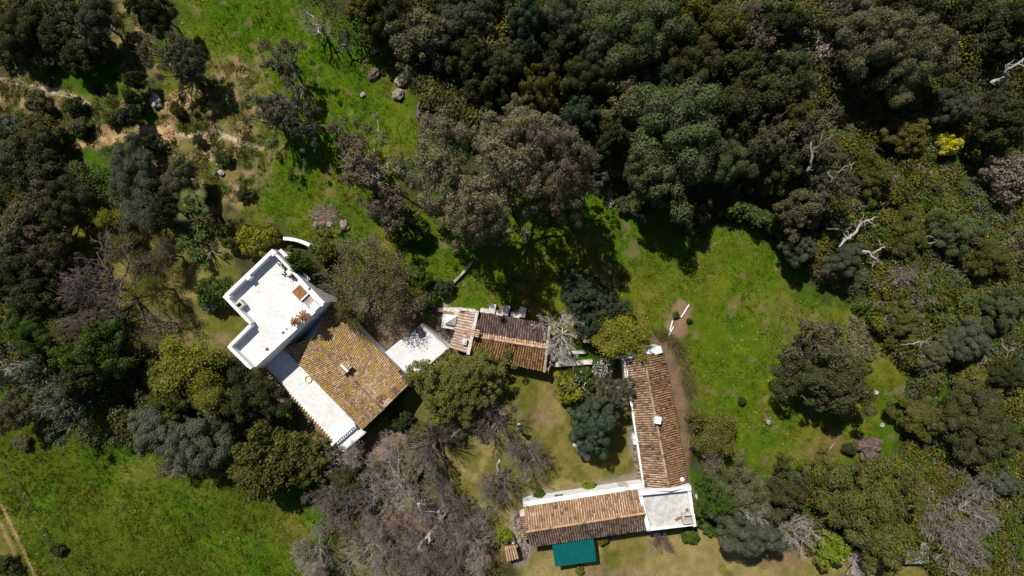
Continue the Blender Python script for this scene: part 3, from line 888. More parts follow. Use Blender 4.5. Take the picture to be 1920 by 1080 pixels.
def tile_cap(parent, u, v, z0, z1, r, n, seed):
    """shaft crowned with a little cone of half round tiles"""
    c = P(u, v, z1)
    mb = MB(); mb.lathe(c, [(r * 0.62, z0), (r * 0.62, z1), (r * 0.4, z1 + 0.05)], 8)
    o = mb.build('chimney', M['white'], parent)
    t = MB(); rd = random.Random(seed)
    for lay, (ri, ro, zi, zo) in enumerate(((0.12, 1.0, 0.42, 0.1), (0.05, 0.5, 0.55, 0.36))):
        m = n if lay == 0 else n // 2
        for k in range(m):
            g = 2 * math.pi * (k + 0.5 * lay) / m + rd.uniform(-.1, .1)
            d = Vector((math.cos(g), math.sin(g), 0)); s = Vector((-d.y, d.x, 0))
            p = Vector((c[0], c[1], z1 + zi)) + d * ri * r; q = Vector((c[0], c[1], z1 + zo)) + d * ro * r * rd.uniform(0.88, 1.08)
            vs = []
            for e, w_ in ((p, 0.06), (q, 0.105)):
                for j in range(5):
                    h = math.pi * j / 4
                    vs.append(e + s * math.cos(h) * w_ + Vector((0, 0, math.sin(h) * w_)))
            t.add(vs, [(j, j + 1, 6 + j, 5 + j) for j in range(4)] + [(5, 6, 7, 8, 9)], rd.uniform(0.45, 1))
    t.lathe(c, [(0.1, z1 + 0.5), (0.08, z1 + 0.64), (0.02, z1 + 0.68)], 8, 0.9)
    t.build('chimney_cap', M['brick'], o)
    return o

def base_of(pts):
    return (sum(p[0] for p in pts) / len(pts), sum(p[1] for p in pts) / len(pts), 0)

# ------------------------------------------------------------------ tall flat roofed house
def flat_house():
    ZD, ZP = 7.0, 8.1
    out = [P(*p, ZP) for p in ((511, 467), (418, 556), (468, 608), (426, 650), (469, 693), (607, 567))]
    N, W_, NO, W2, S_, E = [Vector(p) for p in out]
    root = empty('flat_roofed_house', base_of(out), 'tall white house with an L-shaped flat roof terrace behind high parapets', 'house')
    mb = MB(); mb.prism(out, -0.4, ZD - 0.05); mb.build('wall', M['white'], root)
    def inset(poly, k):
        c = Vector(base_of(poly)[:2]); return poly
    mb = MB(); mb.prism([tuple(p) for p in out], ZD - 0.05 + 0.003, ZD); deck = mb.build('roof_terrace', M['white_deck'], root)
    # parapets: inward side is to the left going counter clockwise N->W->...->S->E->N
    mb = MB()
    th = 0.26
    def para(p, q, z, off=0.5):
        mb.bar(p, q, th, ZD + 0.004, z, off=th * off)
    d1 = (W_ - N).normalized(); d2 = (NO - W_).normalized(); d3 = (W2 - NO).normalized(); d4 = (S_ - W2).normalized(); d5 = (E - S_).normalized(); d6 = (N - E).normalized()
    para(N, W_, ZP)
    para(W_ + d2 * th, NO - d2 * 0.0, ZP - 0.02)
    para(NO + d3 * 0.0 - d3 * 0.0, W2, ZP - 0.01)
    para(W2 + d4 * th, S_, ZP - 0.02)
    mb.bar(S_ + d5 * th, E - d5 * 0.3, 0.2, ZD + 0.004, ZD + 0.12, off=0.1)
    # NE parapet in two runs with the paved bench niche near the east end
    mb.bar(E + d6 * 0.0, E + d6 * 2.1, 0.3, ZD + 0.004, ZP - 0.35, off=0.15)
    mb.bar(E + d6 * 2.1, N - d6 * th, th, ZD + 0.004, ZP - 0.02, off=th / 2)
    mb.build('parapet', M['white'], root)
    cap = MB()
    for p, q, z in ((N, W_, ZP), (W_, NO, ZP - 0.02), (NO, W2, ZP - 0.01), (W2, S_, ZP - 0.02)):
        d = (q - p).normalized()
        cap.bar(p + d * 0.02, q - d * 0.3, th + 0.07, z + 0.002, z + 0.05, off=th / 2)
    cap.build('coping', M['white'], root)
    # pilasters inside the parapets
    for (p, q, t, w_) in ((N, W_, 0.54, 0.5), (N, W_, 0.03, 0.55), (N, W_, 0.96, 0.5)):
        mb = MB(); c = p.lerp(q, t); d = (q - p).normalized(); n = Vector((-d.y, d.x))
        mb.bar(c - d * w_ / 2, c + d * w_ / 2, 0.3, ZD + 0.006, ZP + 0.08, off=th + 0.15)
        mb.build('pilaster', M['white'], root)
    mb = MB(); c = E.lerp(N, 0.62); d = d6; mb.bar(c - d * 0.25, c + d * 0.25, 0.4, ZD + 0.006, ZP + 0.05, off=th + 0.2)
    mb.build('pilaster', M['white'], root)
    a45 = math.atan2(d2.y, d2.x)
    # square vent with an open stone mouth
    c = P(448, 572, 7.9)
    mb = MB()
    for sx, sy, w_, l_ in ((-.28, 0, .16, .85), (.28, 0, .16, .85), (0, -.34, .4, .17), (0, .34, .4, .17)):
        ca, sa = math.cos(a45), math.sin(a45)
        mb.box((c[0] + sy * ca - sx * sa, c[1] + sy * sa + sx * ca), l_, w_, ZD + 0.005, 7.9, a45) if False else \
            mb.box((c[0] + sx * ca - sy * sa, c[1] + sx * sa + sy * ca), w_, l_, ZD + 0.005, 7.9, a45)
    o = mb.build('vent_shaft', M['old_white'], root)
    m2 = MB(); m2.box(c, 0.4, 0.5, ZD + 0.006, 7.5, a45); m2.build('vent_mouth', M['dark'], o)
    # terracotta bench, slab and stair head near the east corner
    ang = math.atan2(d6.y, d6.x)
    mb = MB(); cc = P(562.5, 550, 7.3); mb.box(cc, 1.35, 1.05, ZD + 0.006, 7.25, ang)
    mb.build('brick_bench', M['brick'], root)
    mb = MB(); cc = P(578, 564.5, 7.2); mb.box(cc, 0.95, 0.95, ZD + 0.006, 7.12, ang); mb.build('stone_slab', M['paving'], root)
    mb = MB(); cc = P(571.5, 557, 7.3); mb.box(cc, 0.12, 1.0, ZD + 0.008, 7.42, ang)
    cc = P(590, 574, 7.5); mb.box(cc, 0.8, 0.75, ZD + 0.008, 7.55, ang)
    mb.build('low_wall', M['white'], root)
    tile_cap(root, 569, 594, 3.0, 8.35, 0.68, 11, 4)
    tile_cap(root, 553, 603, 3.0, 7.9, 0.46, 9, 5)
    # outer shelf along the north east wall
    n6 = Vector((d6.y, -d6.x))
    mb = MB(); mb.bar(E + d6 * 3.0 , N - d6 * 0.1, 0.3, 6.3, 6.42, off=-0.15); mb.build('ledge', M['white'], root)
    for t in (0.3, 0.7): opening(root, E, N, t, 0.9, 3.9, 5.2)
    opening(root, S_, E, 0.12, 0.8, 4.6, 5.8)
    opening(root, E, N, 0.5, 1.0, 0.05, 2.1, 'door')
    opening(root, N, W_, 0.3, 0.9, 3.9, 5.2); opening(root, N, W_, 0.7, 0.9, 3.9, 5.2)
    # stains and rust marks
    for u, v, r in ((531, 624, 0.16), (501, 655, 0.2), (538, 617, 0.1), (449, 660, 0.12)):
        c = P(u, v, ZD); mb = MB()
        mb.lathe(c, [(r, ZD + 0.004), (r * 0.8, ZD + 0.02), (r * 0.3, ZD + 0.03)], 7)
        mb.build('rust_scab', M['brown_rock'], deck)
flat_house()

# ------------------------------------------------------------------ tiled house with the white veranda roof
def tiled_house():
    ze, zr = 3.4, 4.9
    S_, E, N, W_ = (680, 806, ze), (770, 718, ze), (623, 566, ze), (531, 652, ze)
    ra, rb = (586, 634, zr), (719, 768, zr)
    root = empty('tiled_house', base_of([P(*p) for p in (S_, E, N, W_)]), 'gabled house under a lichen-yellow tiled roof with a long white veranda roof', 'house')
    gabled(root, W_, S_, N, E, ra, rb, ('tile_gold', 'tile_gold'), 0.19, seed=21, tones=(0.05, 0.12), rad=0.078, tl=0.24, ridge_mat='tile_dark',
           patches=[(*P(716, 750, 4.5), 0.5, 0.04), (*P(727, 757, 4.4), 0.45, 0.98), (*P(712, 744, 4.5), 0.3, 0.95), (*P(742, 735, 4.2), 0.35, 0.1)])
    # patch of bare red tiles and a line of mended ones
    # chimney with its tile hood
    c = P(645, 690, 5.9); ang = math.atan2(P(719, 768)[1] - P(586, 634)[1], P(719, 768)[0] - P(586, 634)[0])
    mb = MB(); mb.box(c, 0.75, 0.6, 4.2, 5.55, ang); ch = mb.build('chimney', M['white'], root)
    mb = MB(); a = Vector((c[0], c[1], 5.75)); d = Vector((math.cos(ang), math.sin(ang), 0)); n = Vector((-d.y, d.x, 0))
    for s in (-1, 1):
        tile_slope(mb, a - d * 0.5, a + d * 0.5, a - d * 0.5 + n * s * 0.55 - Vector((0, 0, .22)), a + d * 0.5 + n * s * 0.55 - Vector((0, 0, .22)), 0.2, 0.3, rng_seed=5, tone=0.25)
    mb.build('chimney_hood', M['tile_tan'], ch)
    mb = MB(); ridge_tiles(mb, a - d * 0.5 + Vector((0, 0, .09)), a + d * 0.5 + Vector((0, 0, .09)), 0.12); mb.build('hood_ridge', M['white'], ch)
    mb = MB(); q = P(619, 698, 4.2); mb.lathe(q, [(0.13, 3.7), (0.13, 4.35), (0.07, 4.4)], 10); mb.build('vent_pipe', M['dark'], root)
    # veranda roof
    zc = 3.2
    poly = [P(*p, zc) for p in ((534, 655), (682, 808), (687, 811), (643, 848), (495, 686), (521, 660))]
    mb = MB(); mb.prism(poly, zc - 0.22, zc); ver = mb.build('veranda_roof', M['white_deck'], root)
    p, q = Vector(P(495, 686, zc)), Vector(P(643, 848, zc)); dd = (q - p).normalized(); nn = Vector((-dd.y, dd.x)) * -1
    # stub tiles along the veranda edge
    mb = MB(); L = (q - p).length
    k = 0
    nsteps = int(L * 0.885 / 0.36)
    for k in range(nsteps):
        c = p + dd * (0.3 + k * 0.36)
        a3 = Vector((c.x, c.y, zc + 0.03)) - Vector((nn.x, nn.y, 0)) * 0.12
        e3 = Vector((c.x, c.y, zc - 0.03)) + Vector((nn.x, nn.y, 0)) * 0.26
        vs = []
        for e, r in ((a3, 0.075), (e3, 0.095)):
            for j in range(6):
                g = math.pi * j / 5
                vs.append(e + Vector((dd.x, dd.y, 0)) * math.cos(g) * r + Vector((0, 0, math.sin(g) * r)))
        mb.add(vs, [(j, j + 1, 7 + j, 6 + j) for j in range(5)] + [(6, 7, 8, 9, 10, 11)], random.Random(k).uniform(0, 0.7))
    mb.build('edge_tiles', M['tile_ochre'], ver)
    mb = MB(); mb.bar(p + dd * 0.1, p + dd * L * 0.89, 0.14, zc - 0.26, zc - 0.06, off=-0.08); mb.build('cornice', M['tile_tan'], ver)
    # balustrade across the south end and the low rim
    b0, b1 = Vector(P(625, 831, zc + 0.5)), Vector(P(665, 796, zc + 0.5))
    ba = (b1 - b0).normalized()
    bl = MB(); bl.bar(b0, b1, 0.2, zc + 0.78, zc + 0.9); bl.bar(b0, b1, 0.2, zc + 0.004, zc + 0.1)
    rail = bl.build('balustrade', M['white'], root)
    nb = 11
    for k in range(nb):
        c = b0.lerp(b1, (k + 0.5) / nb)
        m = MB(); m.lathe(c, [(0.07, zc + 0.1), (0.055, zc + 0.2), (0.085, zc + 0.38), (0.045, zc + 0.62), (0.07, zc + 0.78)], 8)
        m.build('baluster', M['white'], rail)
    for c in (b0, b1):
        m = MB(); m.box(c, 0.28, 0.28, zc + 0.004, zc + 1.0, math.atan2(ba.y, ba.x)); m.build('newel', M['white'], rail)
    r = MB(); a, b = Vector(P(643, 848, zc)), Vector(P(687, 811, zc)); r.bar(a, b, 0.16, zc + 0.004, zc + 0.14, off=0.1)
    a2 = Vector(P(625, 829, zc)); r.bar(a2, a - (a - a2).normalized() * 0.2, 0.14, zc + 0.004, zc + 0.14, off=0.07)
    r.build('rim', M['old_white'], ver)
    # veranda columns and back wall under the roof
    for t in (0.03, 0.22, 0.41, 0.6, 0.79, 0.97):
        c = p.lerp(q, t) - nn * 0.3
        m = MB(); m.lathe(c, [(0.26, -0.3), (0.26, 0.3), (0.19, 0.36), (0.17, zc - 0.5), (0.25, zc - 0.4), (0.25, zc - 0.222)], 12); m.build('column', M['white'], root)
    # windows and doors
    Sg, Eg = P(680, 806, ze), P(770, 718, ze)
    a, b = Vector(Sg), Vector(Eg); dd2 = (b - a).normalized(); n2 = Vector((dd2.y, -dd2.x))
    a_, b_ = a - n2 * 0.22, b - n2 * 0.22
    opening(root, b_, a_, 0.3, 0.9, 1.0, 2.2); opening(root, b_, a_, 0.7, 0.9, 1.0, 2.2)
    # mended tiles near the south end
    mb = MB()
    for (u, v, sx, sy) in ((717, 757, 1.0, 0.7), (727, 749, 0.9, 0.5)):
        pass
    # terracotta gutter bits by the east eave
    for (u, v) in ((748, 693), (752, 698), (759, 707)):
        m = MB(); m.box(P(u, v, 3.5), 0.5, 0.32, 3.42, 3.62, math.radians(-45)); m.build('loose_tile', M['brick' if u < 750 else 'dark'], root)
tiled_house()

def hose(u, v, z, r, label, seed):
    c = P(u, v, z); mb = MB(); rd = random.Random(seed)
    path = []
    for k in range(64):
        a = 2 * math.pi * k / 20
        rr = r * (1 + 0.04 * math.sin(a * 0.37) + rd.uniform(-.04, .04))
        path.append((c[0] + rr * math.cos(a), c[1] + rr * math.sin(a), z + 0.04 + 0.018 * k / 10))
    path.append((c[0] + r * 1.3, c[1] - r * 0.2, z + 0.03))
    mb.tube(path, 0.028, 6)
    o = mb.build('garden_hose', M['yellow'], None, True)
    tag(o, label, 'hose')
hose(578.5, 711, 3.2, 0.36, 'yellow garden hose coiled on the white veranda roof', 1)
hose(744, 1066, 0.02, 0.42, 'yellow garden hose coiled on bare ground under the big leafless trees', 2)

# ------------------------------------------------------------------ small white annex
def annex():
    z = 3.0
    poly = [P(*p, z) for p in ((790, 607), (842, 653), (773, 711), (722, 661), (752, 636), (757, 640))]
    root = empty('flat_roofed_annex', base_of(poly), 'low white flat-roofed annex between the yellow-roofed house and the cottage', 'annex')
    mb = MB(); mb.prism(poly, -0.4, z - 0.12); mb.build('wall', M['white'], root)
    mb = MB(); mb.prism(poly, z - 0.118, z); mb.build('roof_deck', M['white_deck'], root)
    mb = MB(); a, b, c = [Vector(P(*p, z)) for p in ((790, 607), (842, 653), (773, 711))]
    mb.bar(a, b, 0.16, z + 0.003, z + 0.14, off=-0.08); mb.bar(b - (b - a).normalized() * 0.02, c, 0.16, z + 0.003, z + 0.12, off=-0.08)
    mb.build('rim', M['old_white'], root)
    d = (c - b).normalized(); n = Vector((d.y, -d.x))
    mb = MB()
    for k in range(7):
        q = c.lerp(b, 0.25 + k * 0.075); mb.box(q + Vector((-d.y, d.x)) * 0.15, 0.2, 0.42, z - 0.2, z - 0.08, math.atan2(d.y, d.x))
    mb.build('edge_tiles', M['brick'], root)
    opening(root, c, b, 0.5, 0.9, 0.02, 2.1, 'door')
    # round hooded flue
    q = P(787, 621, 3.7)
    mb = MB(); mb.lathe(q, [(0.1, 3.0), (0.1, 3.62)], 10); s = mb.build('flue', M['metal'], root)
    mb = MB(); mb.lathe(q, [(0.4, 3.6), (0.42, 3.63), (0.3, 3.7), (0.08, 3.78)], 20); mb.build('flue_hood', M['brown_rock'], s)
annex()

# ------------------------------------------------------------------ cottage
def cottage():
    ze, zr = 2.7, 4.0
    NW, NE, SW, SE = (897, 585, ze), (1031, 608, ze), (879, 667, ze), (1021, 696, ze)
    ra, rb = (891, 631, zr), (1027, 653, zr)
    root = empty('cottage', base_of([P(*p) for p in (NW, NE, SW, SE)]), 'small gabled cottage, one slope dark red tiles and the other golden, with lean-to', 'cottage')
    gabled(root, NW, NE, SW, SE, ra, rb, ('tile_red', 'tile_ochre'), 0.262, seed=41, ridge_mat='tile_tan')
    # pale row of new tiles just below the ridge on the dark slope
    mb = MB(); A, B, C, D = P3(891, 631, zr + 0.02), P3(1027, 653, zr + 0.02), P3(*NW), P3(*NE)
    tile_slope(mb, A.lerp(C, 0.015), B.lerp(D, 0.015), A.lerp(C, 0.16), B.lerp(D, 0.16), 0.262, 0.36, rad=0.1, rng_seed=44, tone=0.25)
    mb.build('ridge_course', M['tile_tan'], root)
    # verge tiles on the east gable
    mb = MB()
    for e in ((1031, 608, ze), (1021, 696, ze)):
        a = P3(1026, 653, zr + 0.1); b = P3(*e) + Vector((0, 0, 0.1)); ridge_tiles(mb, a, b, 0.15)
    mb.build('verge_tiles', M['tile_pale'], root)
    # lean-to
    hi, lo = 3.35, 2.5
    a, b, c, d = (892, 586, hi), (876, 662, hi), (863, 581, lo), (845, 653, lo)
    mb = MB(); tile_slope(mb, P3(*a), P3(*b), P3(*c), P3(*d), 0.31, 0.4, rad=0.1, rng_seed=47, tone=0.1); r = mb.build('lean_to_roof', M['tile_pale'], root)
    m = MB(); slab_under(m, P3(*a), P3(*b), P3(*c), P3(*d)); m.build('roof_boards', M['wood'], r)
    q = [P3(*p) for p in (a, b, d, c)]
    mb = MB(); vs = [Vector((p.x, p.y, -0.4)) for p in q] + [p - Vector((0, 0, 0.14)) for p in q]
    for k in (2, 3, 6, 7): vs[k] = vs[k] + (vs[k - 1 if k in (2, 6) else (0 if k == 3 else 4)] - vs[k]).normalized() * 0.2
    mb.add(vs, [(3, 2, 1, 0), (4, 5, 6, 7)] + [(i, (i + 1) % 4, 4 + (i + 1) % 4, 4 + i) for i in range(4)]); mb.build('lean_to_wall', M['white'], root)
    p, e = Vector(P(895, 583, 3.6)), Vector(P(877.5, 665, 3.6))
    mb = MB(); mb.bar(p, e, 0.34, 2.0, 3.6); mb.build('fire_wall', M['old_white'], root)
    p, e = Vector(P(862, 579.5, 3.0)), Vector(P(895, 583, 3.0))
    mb = MB(); mb.bar(p, e - (e - p).normalized() * 0.2, 0.3, 1.5, 3.15); mb.build('parapet', M['old_white'], root)
    chimney_box(root, 871, 641, 2.4, 3.7, 0.42, 0.5, math.radians(-12), 'old_white')
    c = P(890.5, 624.5, 4.9)
    mb = MB(); mb.box(c, 0.55, 0.62, 3.0, 4.75, math.radians(-12)); ch = mb.build('chimney', M['brick'], root)
    mb = MB(); a3 = Vector((c[0], c[1], 5.0)); dd = Vector((math.cos(math.radians(78)), math.sin(math.radians(78)), 0)); n = Vector((-dd.y, dd.x, 0))
    for s in (-1, 1): tile_slope(mb, a3 - dd * 0.42, a3 + dd * 0.42, a3 - dd * 0.42 + n * s * 0.4 - Vector((0, 0, .2)), a3 + dd * 0.42 + n * s * 0.4 - Vector((0, 0, .2)), 0.19, 0.25, rng_seed=6, tone=0.3)
    mb.build('chimney_hood', M['tile_tan'], ch)
    # openings towards the courtyard
    a, b = Vector(P(879, 664, 2.7)), Vector(P(1021, 693, 2.7)); d = (b - a).normalized(); n = Vector((-d.y, d.x)) * 0.12
    opening(root, b + n, a + n, 0.3, 0.9, 0.9, 2.0); opening(root, b + n, a + n, 0.72, 0.9, 0.9, 2.0); opening(root, b + n, a + n, 0.5, 1.0, 0.02, 2.1, 'door')
cottage()

def bread_oven():
    z = 2.3
    poly = [P(*p, z) for p in ((831.5, 577), (863, 577), (852, 618), (827.5, 614))]
    root = empty('oven_house', base_of(poly), 'low white oven block with a pyramid cowl at the end of the cottage', 'oven')
    mb = MB(); mb.prism(poly, -0.4, z); mb.build('block', M['old_white'], root)
    c = P(844.5, 600, 3.0); a = math.radians(-10)
    mb = MB(); mb.box(c, 1.15, 1.05, z + 0.004, z + 0.45, a)
    b = len(mb.v)
    ca, sa = math.cos(a), math.sin(a)
    vs = [(c[0] + x * ca - y * sa, c[1] + x * sa + y * ca, z + 0.452) for x, y in ((-.6, -.55), (.6, -.55), (.6, .55), (-.6, .55))] + [(c[0], c[1], z + 1.25)]
    mb.add(vs, [(3, 2, 1, 0), (0, 1, 4), (1, 2, 4), (2, 3, 4), (3, 0, 4)]); mb.build('pyramid_cowl', M['white'], root)
    mb = MB(); mb.box(P(841, 587, z), 1.2, 0.35, z + 0.003, z + 0.05, a); mb.build('lichen_slab', M['tile_ochre'], root)
bread_oven()

BLK = [(923, 579, 'westernmost of the three pale stone buttresses behind the cottage'),
       (949, 582, 'middle of the three pale stone buttresses behind the cottage'),
       (980, 586, 'easternmost of the three pale stone buttresses behind the cottage, in tree shade')]
for u, v, lab in BLK:
    root = empty('buttress', (*P(u, v), 0), lab, 'buttress', 'buttresses behind the cottage', 0)
    a = math.radians(-10)
    mb = MB(); mb.box(P(u, v, 2.3), 0.7, 1.05, -0.4, 2.3, a); mb.build('pier', M['old_white'], root)
    mb = MB(); q = P(u - 14, v + 4.5, 1.9); mb.box(q, 1.0, 0.55, -0.4, 1.9, a); mb.build('ledge', M['old_white'], root)

# ------------------------------------------------------------------ long wing, low wing, corner terrace
def long_wing():
    ze, zr = 2.8, 4.1
    WN, WS, EN, ES = (1174, 672, ze), (1210, 916, ze), (1244, 658, ze), (1290, 909, ze)
    ra, rb = (1207, 666, zr), (1255, 920, zr)
    root = empty('long_wing', base_of([P(*p) for p in (WN, WS, EN, ES)]), 'long narrow wing with brown tiled gable roof running along the courtyard', 'farm wing')
    A = gabled(root, WN, WS, EN, ES, ra, rb, ('tile_brown', 'tile_lichen'), 0.258, seed=61)
    mb = MB(); p, q = Vector(P(1166, 673, 3.6)), Vector(P(1241, 655, 3.6)); mb.bar(p, q, 0.45, -0.3, 3.3, off=0.05)
    mb.bar(Vector(P(1214, 663, 3.6)), q, 0.75, 3.304, 3.45, off=0.0); mb.build('end_wall', M['white'], root)
    mb = MB(); p, q = Vector(P(1170.5, 668, 3.1)), Vector(P(1174, 716, 3.1)); mb.bar(p, q, 0.22, 1.0, 3.0); mb.build('low_wall', M['old_white'], root)
    chimney_box(root, 1233.5, 788, 3.5, 4.9, 0.62, 0.6, math.radians(80), 'white')
    mb = MB(); c = P(1280, 900, 3.6); mb.lathe(c, [(0.2, 2.8), (0.2, 3.4), (0.26, 3.45), (0.2, 3.56), (0.05, 3.62)], 12); mb.build('vent_pipe', M['white'], root)
    a, b = Vector(P(1176, 690, ze)), Vector(P(1209, 908, ze)); mb = MB(); mb.bar(a, b, 0.3, 2.4, 2.56, off=-0.06); mb.build('eaves_ledge', M['white'], root)
    a, b = Vector(P(1174, 672, ze)), Vector(P(1210, 916, ze)); d = (b - a).normalized(); n = Vector((-d.y, d.x)) * 0.22
    n = n if n.x > 0 else -n
    for t, k in ((0.3, 'door'), (0.45, 'window'), (0.72, 'door'), (0.85, 'window')):
        if k == 'window': opening(root, b + n, a + n, 1 - t, 0.9, 0.95, 2.0)
        else: opening(root, b + n, a + n, 1 - t, 1.0, 0.02, 2.1, 'door')
long_wing()

def low_wing():
    ze, zr = 2.7, 3.9
    NW, NE, SW, SE = (982, 951, ze), (1201, 917, ze), (994, 1025, ze), (1211, 993, ze)
    ra, rb = (987, 997, zr), (1209, 962, zr)
    root = empty('low_wing', base_of([P(*p) for p in (NW, NE, SW, SE)]), 'low wing with one tan slope and one shade-darkened slope behind the green awning', 'farm wing')
    gabled(root, NW, NE, SW, SE, ra, rb, ('tile_tan', 'tile_dark'), 0.262, seed=81, ridge_mat='tile_tan')  # second slope faces away from the sun; its shade is in the tile colour
    # whitewashed eaves wall on the courtyard side
    a, b = Vector(P(981, 948, 2.6)), Vector(P(1209, 913, 2.6))
    mb = MB(); mb.bar(a, b, 0.2, -0.3, 2.5, off=0.0); mb.build('courtyard_wall', M['white'], root)
    mb = MB(); dl = b - a
    for t0, t1, w_ in ((0.0, 0.60, 0.52), (0.605, 0.84, 0.5), (0.875, 1.0, 0.55)): mb.bar(a + dl * t0, a + dl * t1, w_, 2.502, 2.62, off=w_ / 2 - 0.12)
    mb.build('eaves_ledge', M['white'], root)
    d = (b - a).normalized(); n = Vector((-d.y, d.x)) * 0.102
    for t, k in ((0.3, 'window'), (0.84, 'door')):
        if k == 'window': opening(root, a + n, b + n, t, 0.85, 0.95, 2.0)
        else: opening(root, a + n, b + n, t, 1.0, 0.02, 2.1, 'door')
    # small tiled lean-to on the west gable
    A, B, C, D = P3(986, 966, 2.3), P3(989, 1012, 2.3), P3(975, 968, 1.9), P3(979, 1013, 1.9)
    mb = MB(); tile_slope(mb, A, B, C, D, 0.25, 0.34, rng_seed=85); mb.build('lean_to_roof', M['tile_brown'], root)
    m = MB(); m.prism([(p.x, p.y) for p in (A, B, D, C)], -0.4, 1.85); m.build('lean_to_wall', M['white'], root)
low_wing()

def corner_terrace():
    zd, zp = 3.0, 3.55
    out = [P(*p, zp) for p in ((1196, 920), (1294, 910), (1306, 987), (1214, 998))]
    root = empty('corner_terrace', base_of(out), 'square flat-roofed corner block with worn grey terrace and white parapet', 'terrace block')
    A, B, C, D = [Vector(p) for p in out]
    mb = MB(); mb.prism([P(*p, zp) for p in ((1201, 922), (1293, 911.5), (1304.5, 986), (1215.5, 996.5))], -0.4, zd - 0.03); mb.build('wall', M['white'], root)
    mb = MB(); mb.prism([P(*p, zp) for p in ((1201, 922), (1293, 911.5), (1304.5, 986), (1215.5, 996.5))], zd - 0.028, zd); mb.build('roof_terrace', M['worn_deck'], root)
    mb = MB()
    mb.bar(A, B, 0.5, zd - 0.3, zp + 0.35, off=-0.2)
    mb.bar(B - (B - A).normalized() * 0.0 + (C - B).normalized() * 0.46, C, 0.36, zd - 0.3, zp, off=-0.18)
    mb.bar(C + (D - C).normalized() * 0.37, D, 0.2, zd - 0.3, zd + 0.25, off=-0.1)
    mb.bar(D + (A - D).normalized() * 0.21, A + (D - A).normalized() * 0.46, 0.4, zd - 0.3, zp, off=-0.18)
    mb.build('parapet', M['white'], root)
    # gable peak rising against the long wing
    mb = MB(); p, q = A.lerp(B, 0.24), A.lerp(B, 0.95); m_ = A.lerp(B, 0.6); d = (B - A).normalized(); n = Vector((d.y, -d.x))
    o_ = n * -0.06
    vs = []
    for s in (-0.1, 0.16):
        for c, z in ((p, zp + 0.352), (q, zp + 0.352), (m_, zp + 0.95)):
            e = c - n * s; vs.append((e.x, e.y, z))
    mb.add(vs, [(0, 1, 2), (5, 4, 3), (0, 3, 4, 1), (1, 4, 5, 2), (2, 5, 3, 0)]); mb.build('gable_peak', M['white'], root)
    a = math.radians(6)
    mb = MB()
    c = P(1291, 973.5, 3.9)
    for sx, sy, w_, l_ in ((-.5, 0, .14, 1.0), (.5, 0, .14, 1.0), (0, -.43, .86, .14), (0, .43, .86, .14)):
        mb.box((c[0] + sx * math.cos(a) - sy * math.sin(a), c[1] + sx * math.sin(a) + sy * math.cos(a)), w_, l_, zd + 0.01, 3.85, a)
    o = mb.build('stair_hatch', M['old_white'], root)
    m = MB(); m.box(c, 0.84, 0.7, zd + 0.012, 3.3, a); m.build('hatch_cover', M['paving'], o)
    mb = MB()
    for u, v, sx, sy in ((1288, 956, 0.3, 0.34), (1274, 971, 0.5, 0.26), (1268, 974, 0.3, 0.2)):
        mb.box(P(u, v, zd), sx, sy, zd + 0.004, zd + 0.12, 0.3)
    mb.build('brick_patch', M['brick'], root)
corner_terrace()

def awning():
    z = 2.35
    pts = [P(*p, z) for p in ((1035, 1022), (1113, 1008), (1118, 1052), (1041, 1063))]
    root = empty('awning', base_of(pts), 'flat teal green awning on thin posts beside the low wing', 'awning')
    a, b, c, d = [Vector((*p, z)) for p in pts]
    mb = MB(); n = 4
    for k in range(n):     # lapped seams in the sheet
        for s0, s1, h0, h1 in ((0, .96, 0, .006), (.96, .98, .006, .012), (.98, 1, .012, 0)):
            t0, t1 = (k + s0) / n, (k + s1) / n
            A, B, C_, D = a.lerp(b, t0), a.lerp(b, t1), d.lerp(c, t1), d.lerp(c, t0)
            up = lambda p, h: p + Vector((0, 0, h))
            mb.add([up(A, h0), up(B, h1), up(C_, h1), up(D, h0)], [(3, 2, 1, 0)])
    mb.add([p - Vector((0, 0, .03)) for p in (a, b, c, d)] + [p - Vector((0, 0, .001)) for p in (a, b, c, d)],
           [(0, 1, 2, 3)] + [(i, 4 + i, 4 + (i + 1) % 4, (i + 1) % 4) for i in range(4)])
    mb.build('sheet', M['teal'], root)
    for p in (a, b, c, d):
        q = p.lerp((a + b + c + d) / 4, 0.06)
        m = MB(); m.tube([(q.x, q.y, -0.3), (q.x, q.y, z - 0.035)], 0.035, 8); m.build('post', M['metal'], root)
    m = MB()
    for p, q in ((a, b), (c, d), (a, d), (b, c)):
        p2, q2 = p.lerp((a + b + c + d) / 4, 0.06), q.lerp((a + b + c + d) / 4, 0.06)
        m.tube([p2 - Vector((0, 0, .06)), q2 - Vector((0, 0, .06))], 0.022, 6)
    m.build('frame', M['metal'], root)
awning()

def tile_shed():
    root = empty('wood_store', (*P(957, 1036), 0), 'tiny shelter roofed with a few orange tiles on the path edge', 'shelter')
    z = 1.6
    A, B, C, D = P3(945, 1024, z + .35), P3(966, 1021, z + .35), P3(950, 1052, z), P3(973, 1046, z)
    mb = MB(); tile_slope(mb, A, B, C, D, 0.24, 0.36, rng_seed=91, tone=0.2); r = mb.build('roof', M['tile_tan'], root)
    m = MB(); slab_under(m, A, B, C, D); m.build('roof_boards', M['wood'], r)
    for p in (A, B, C, D):
        c = (A + B + C + D) / 4; q = p.lerp(c, 0.1)
        m = MB(); m.box(q, 0.12, 0.12, -0.3, q.z - 0.16); m.build('post', M['wood'], root)
tile_shed()

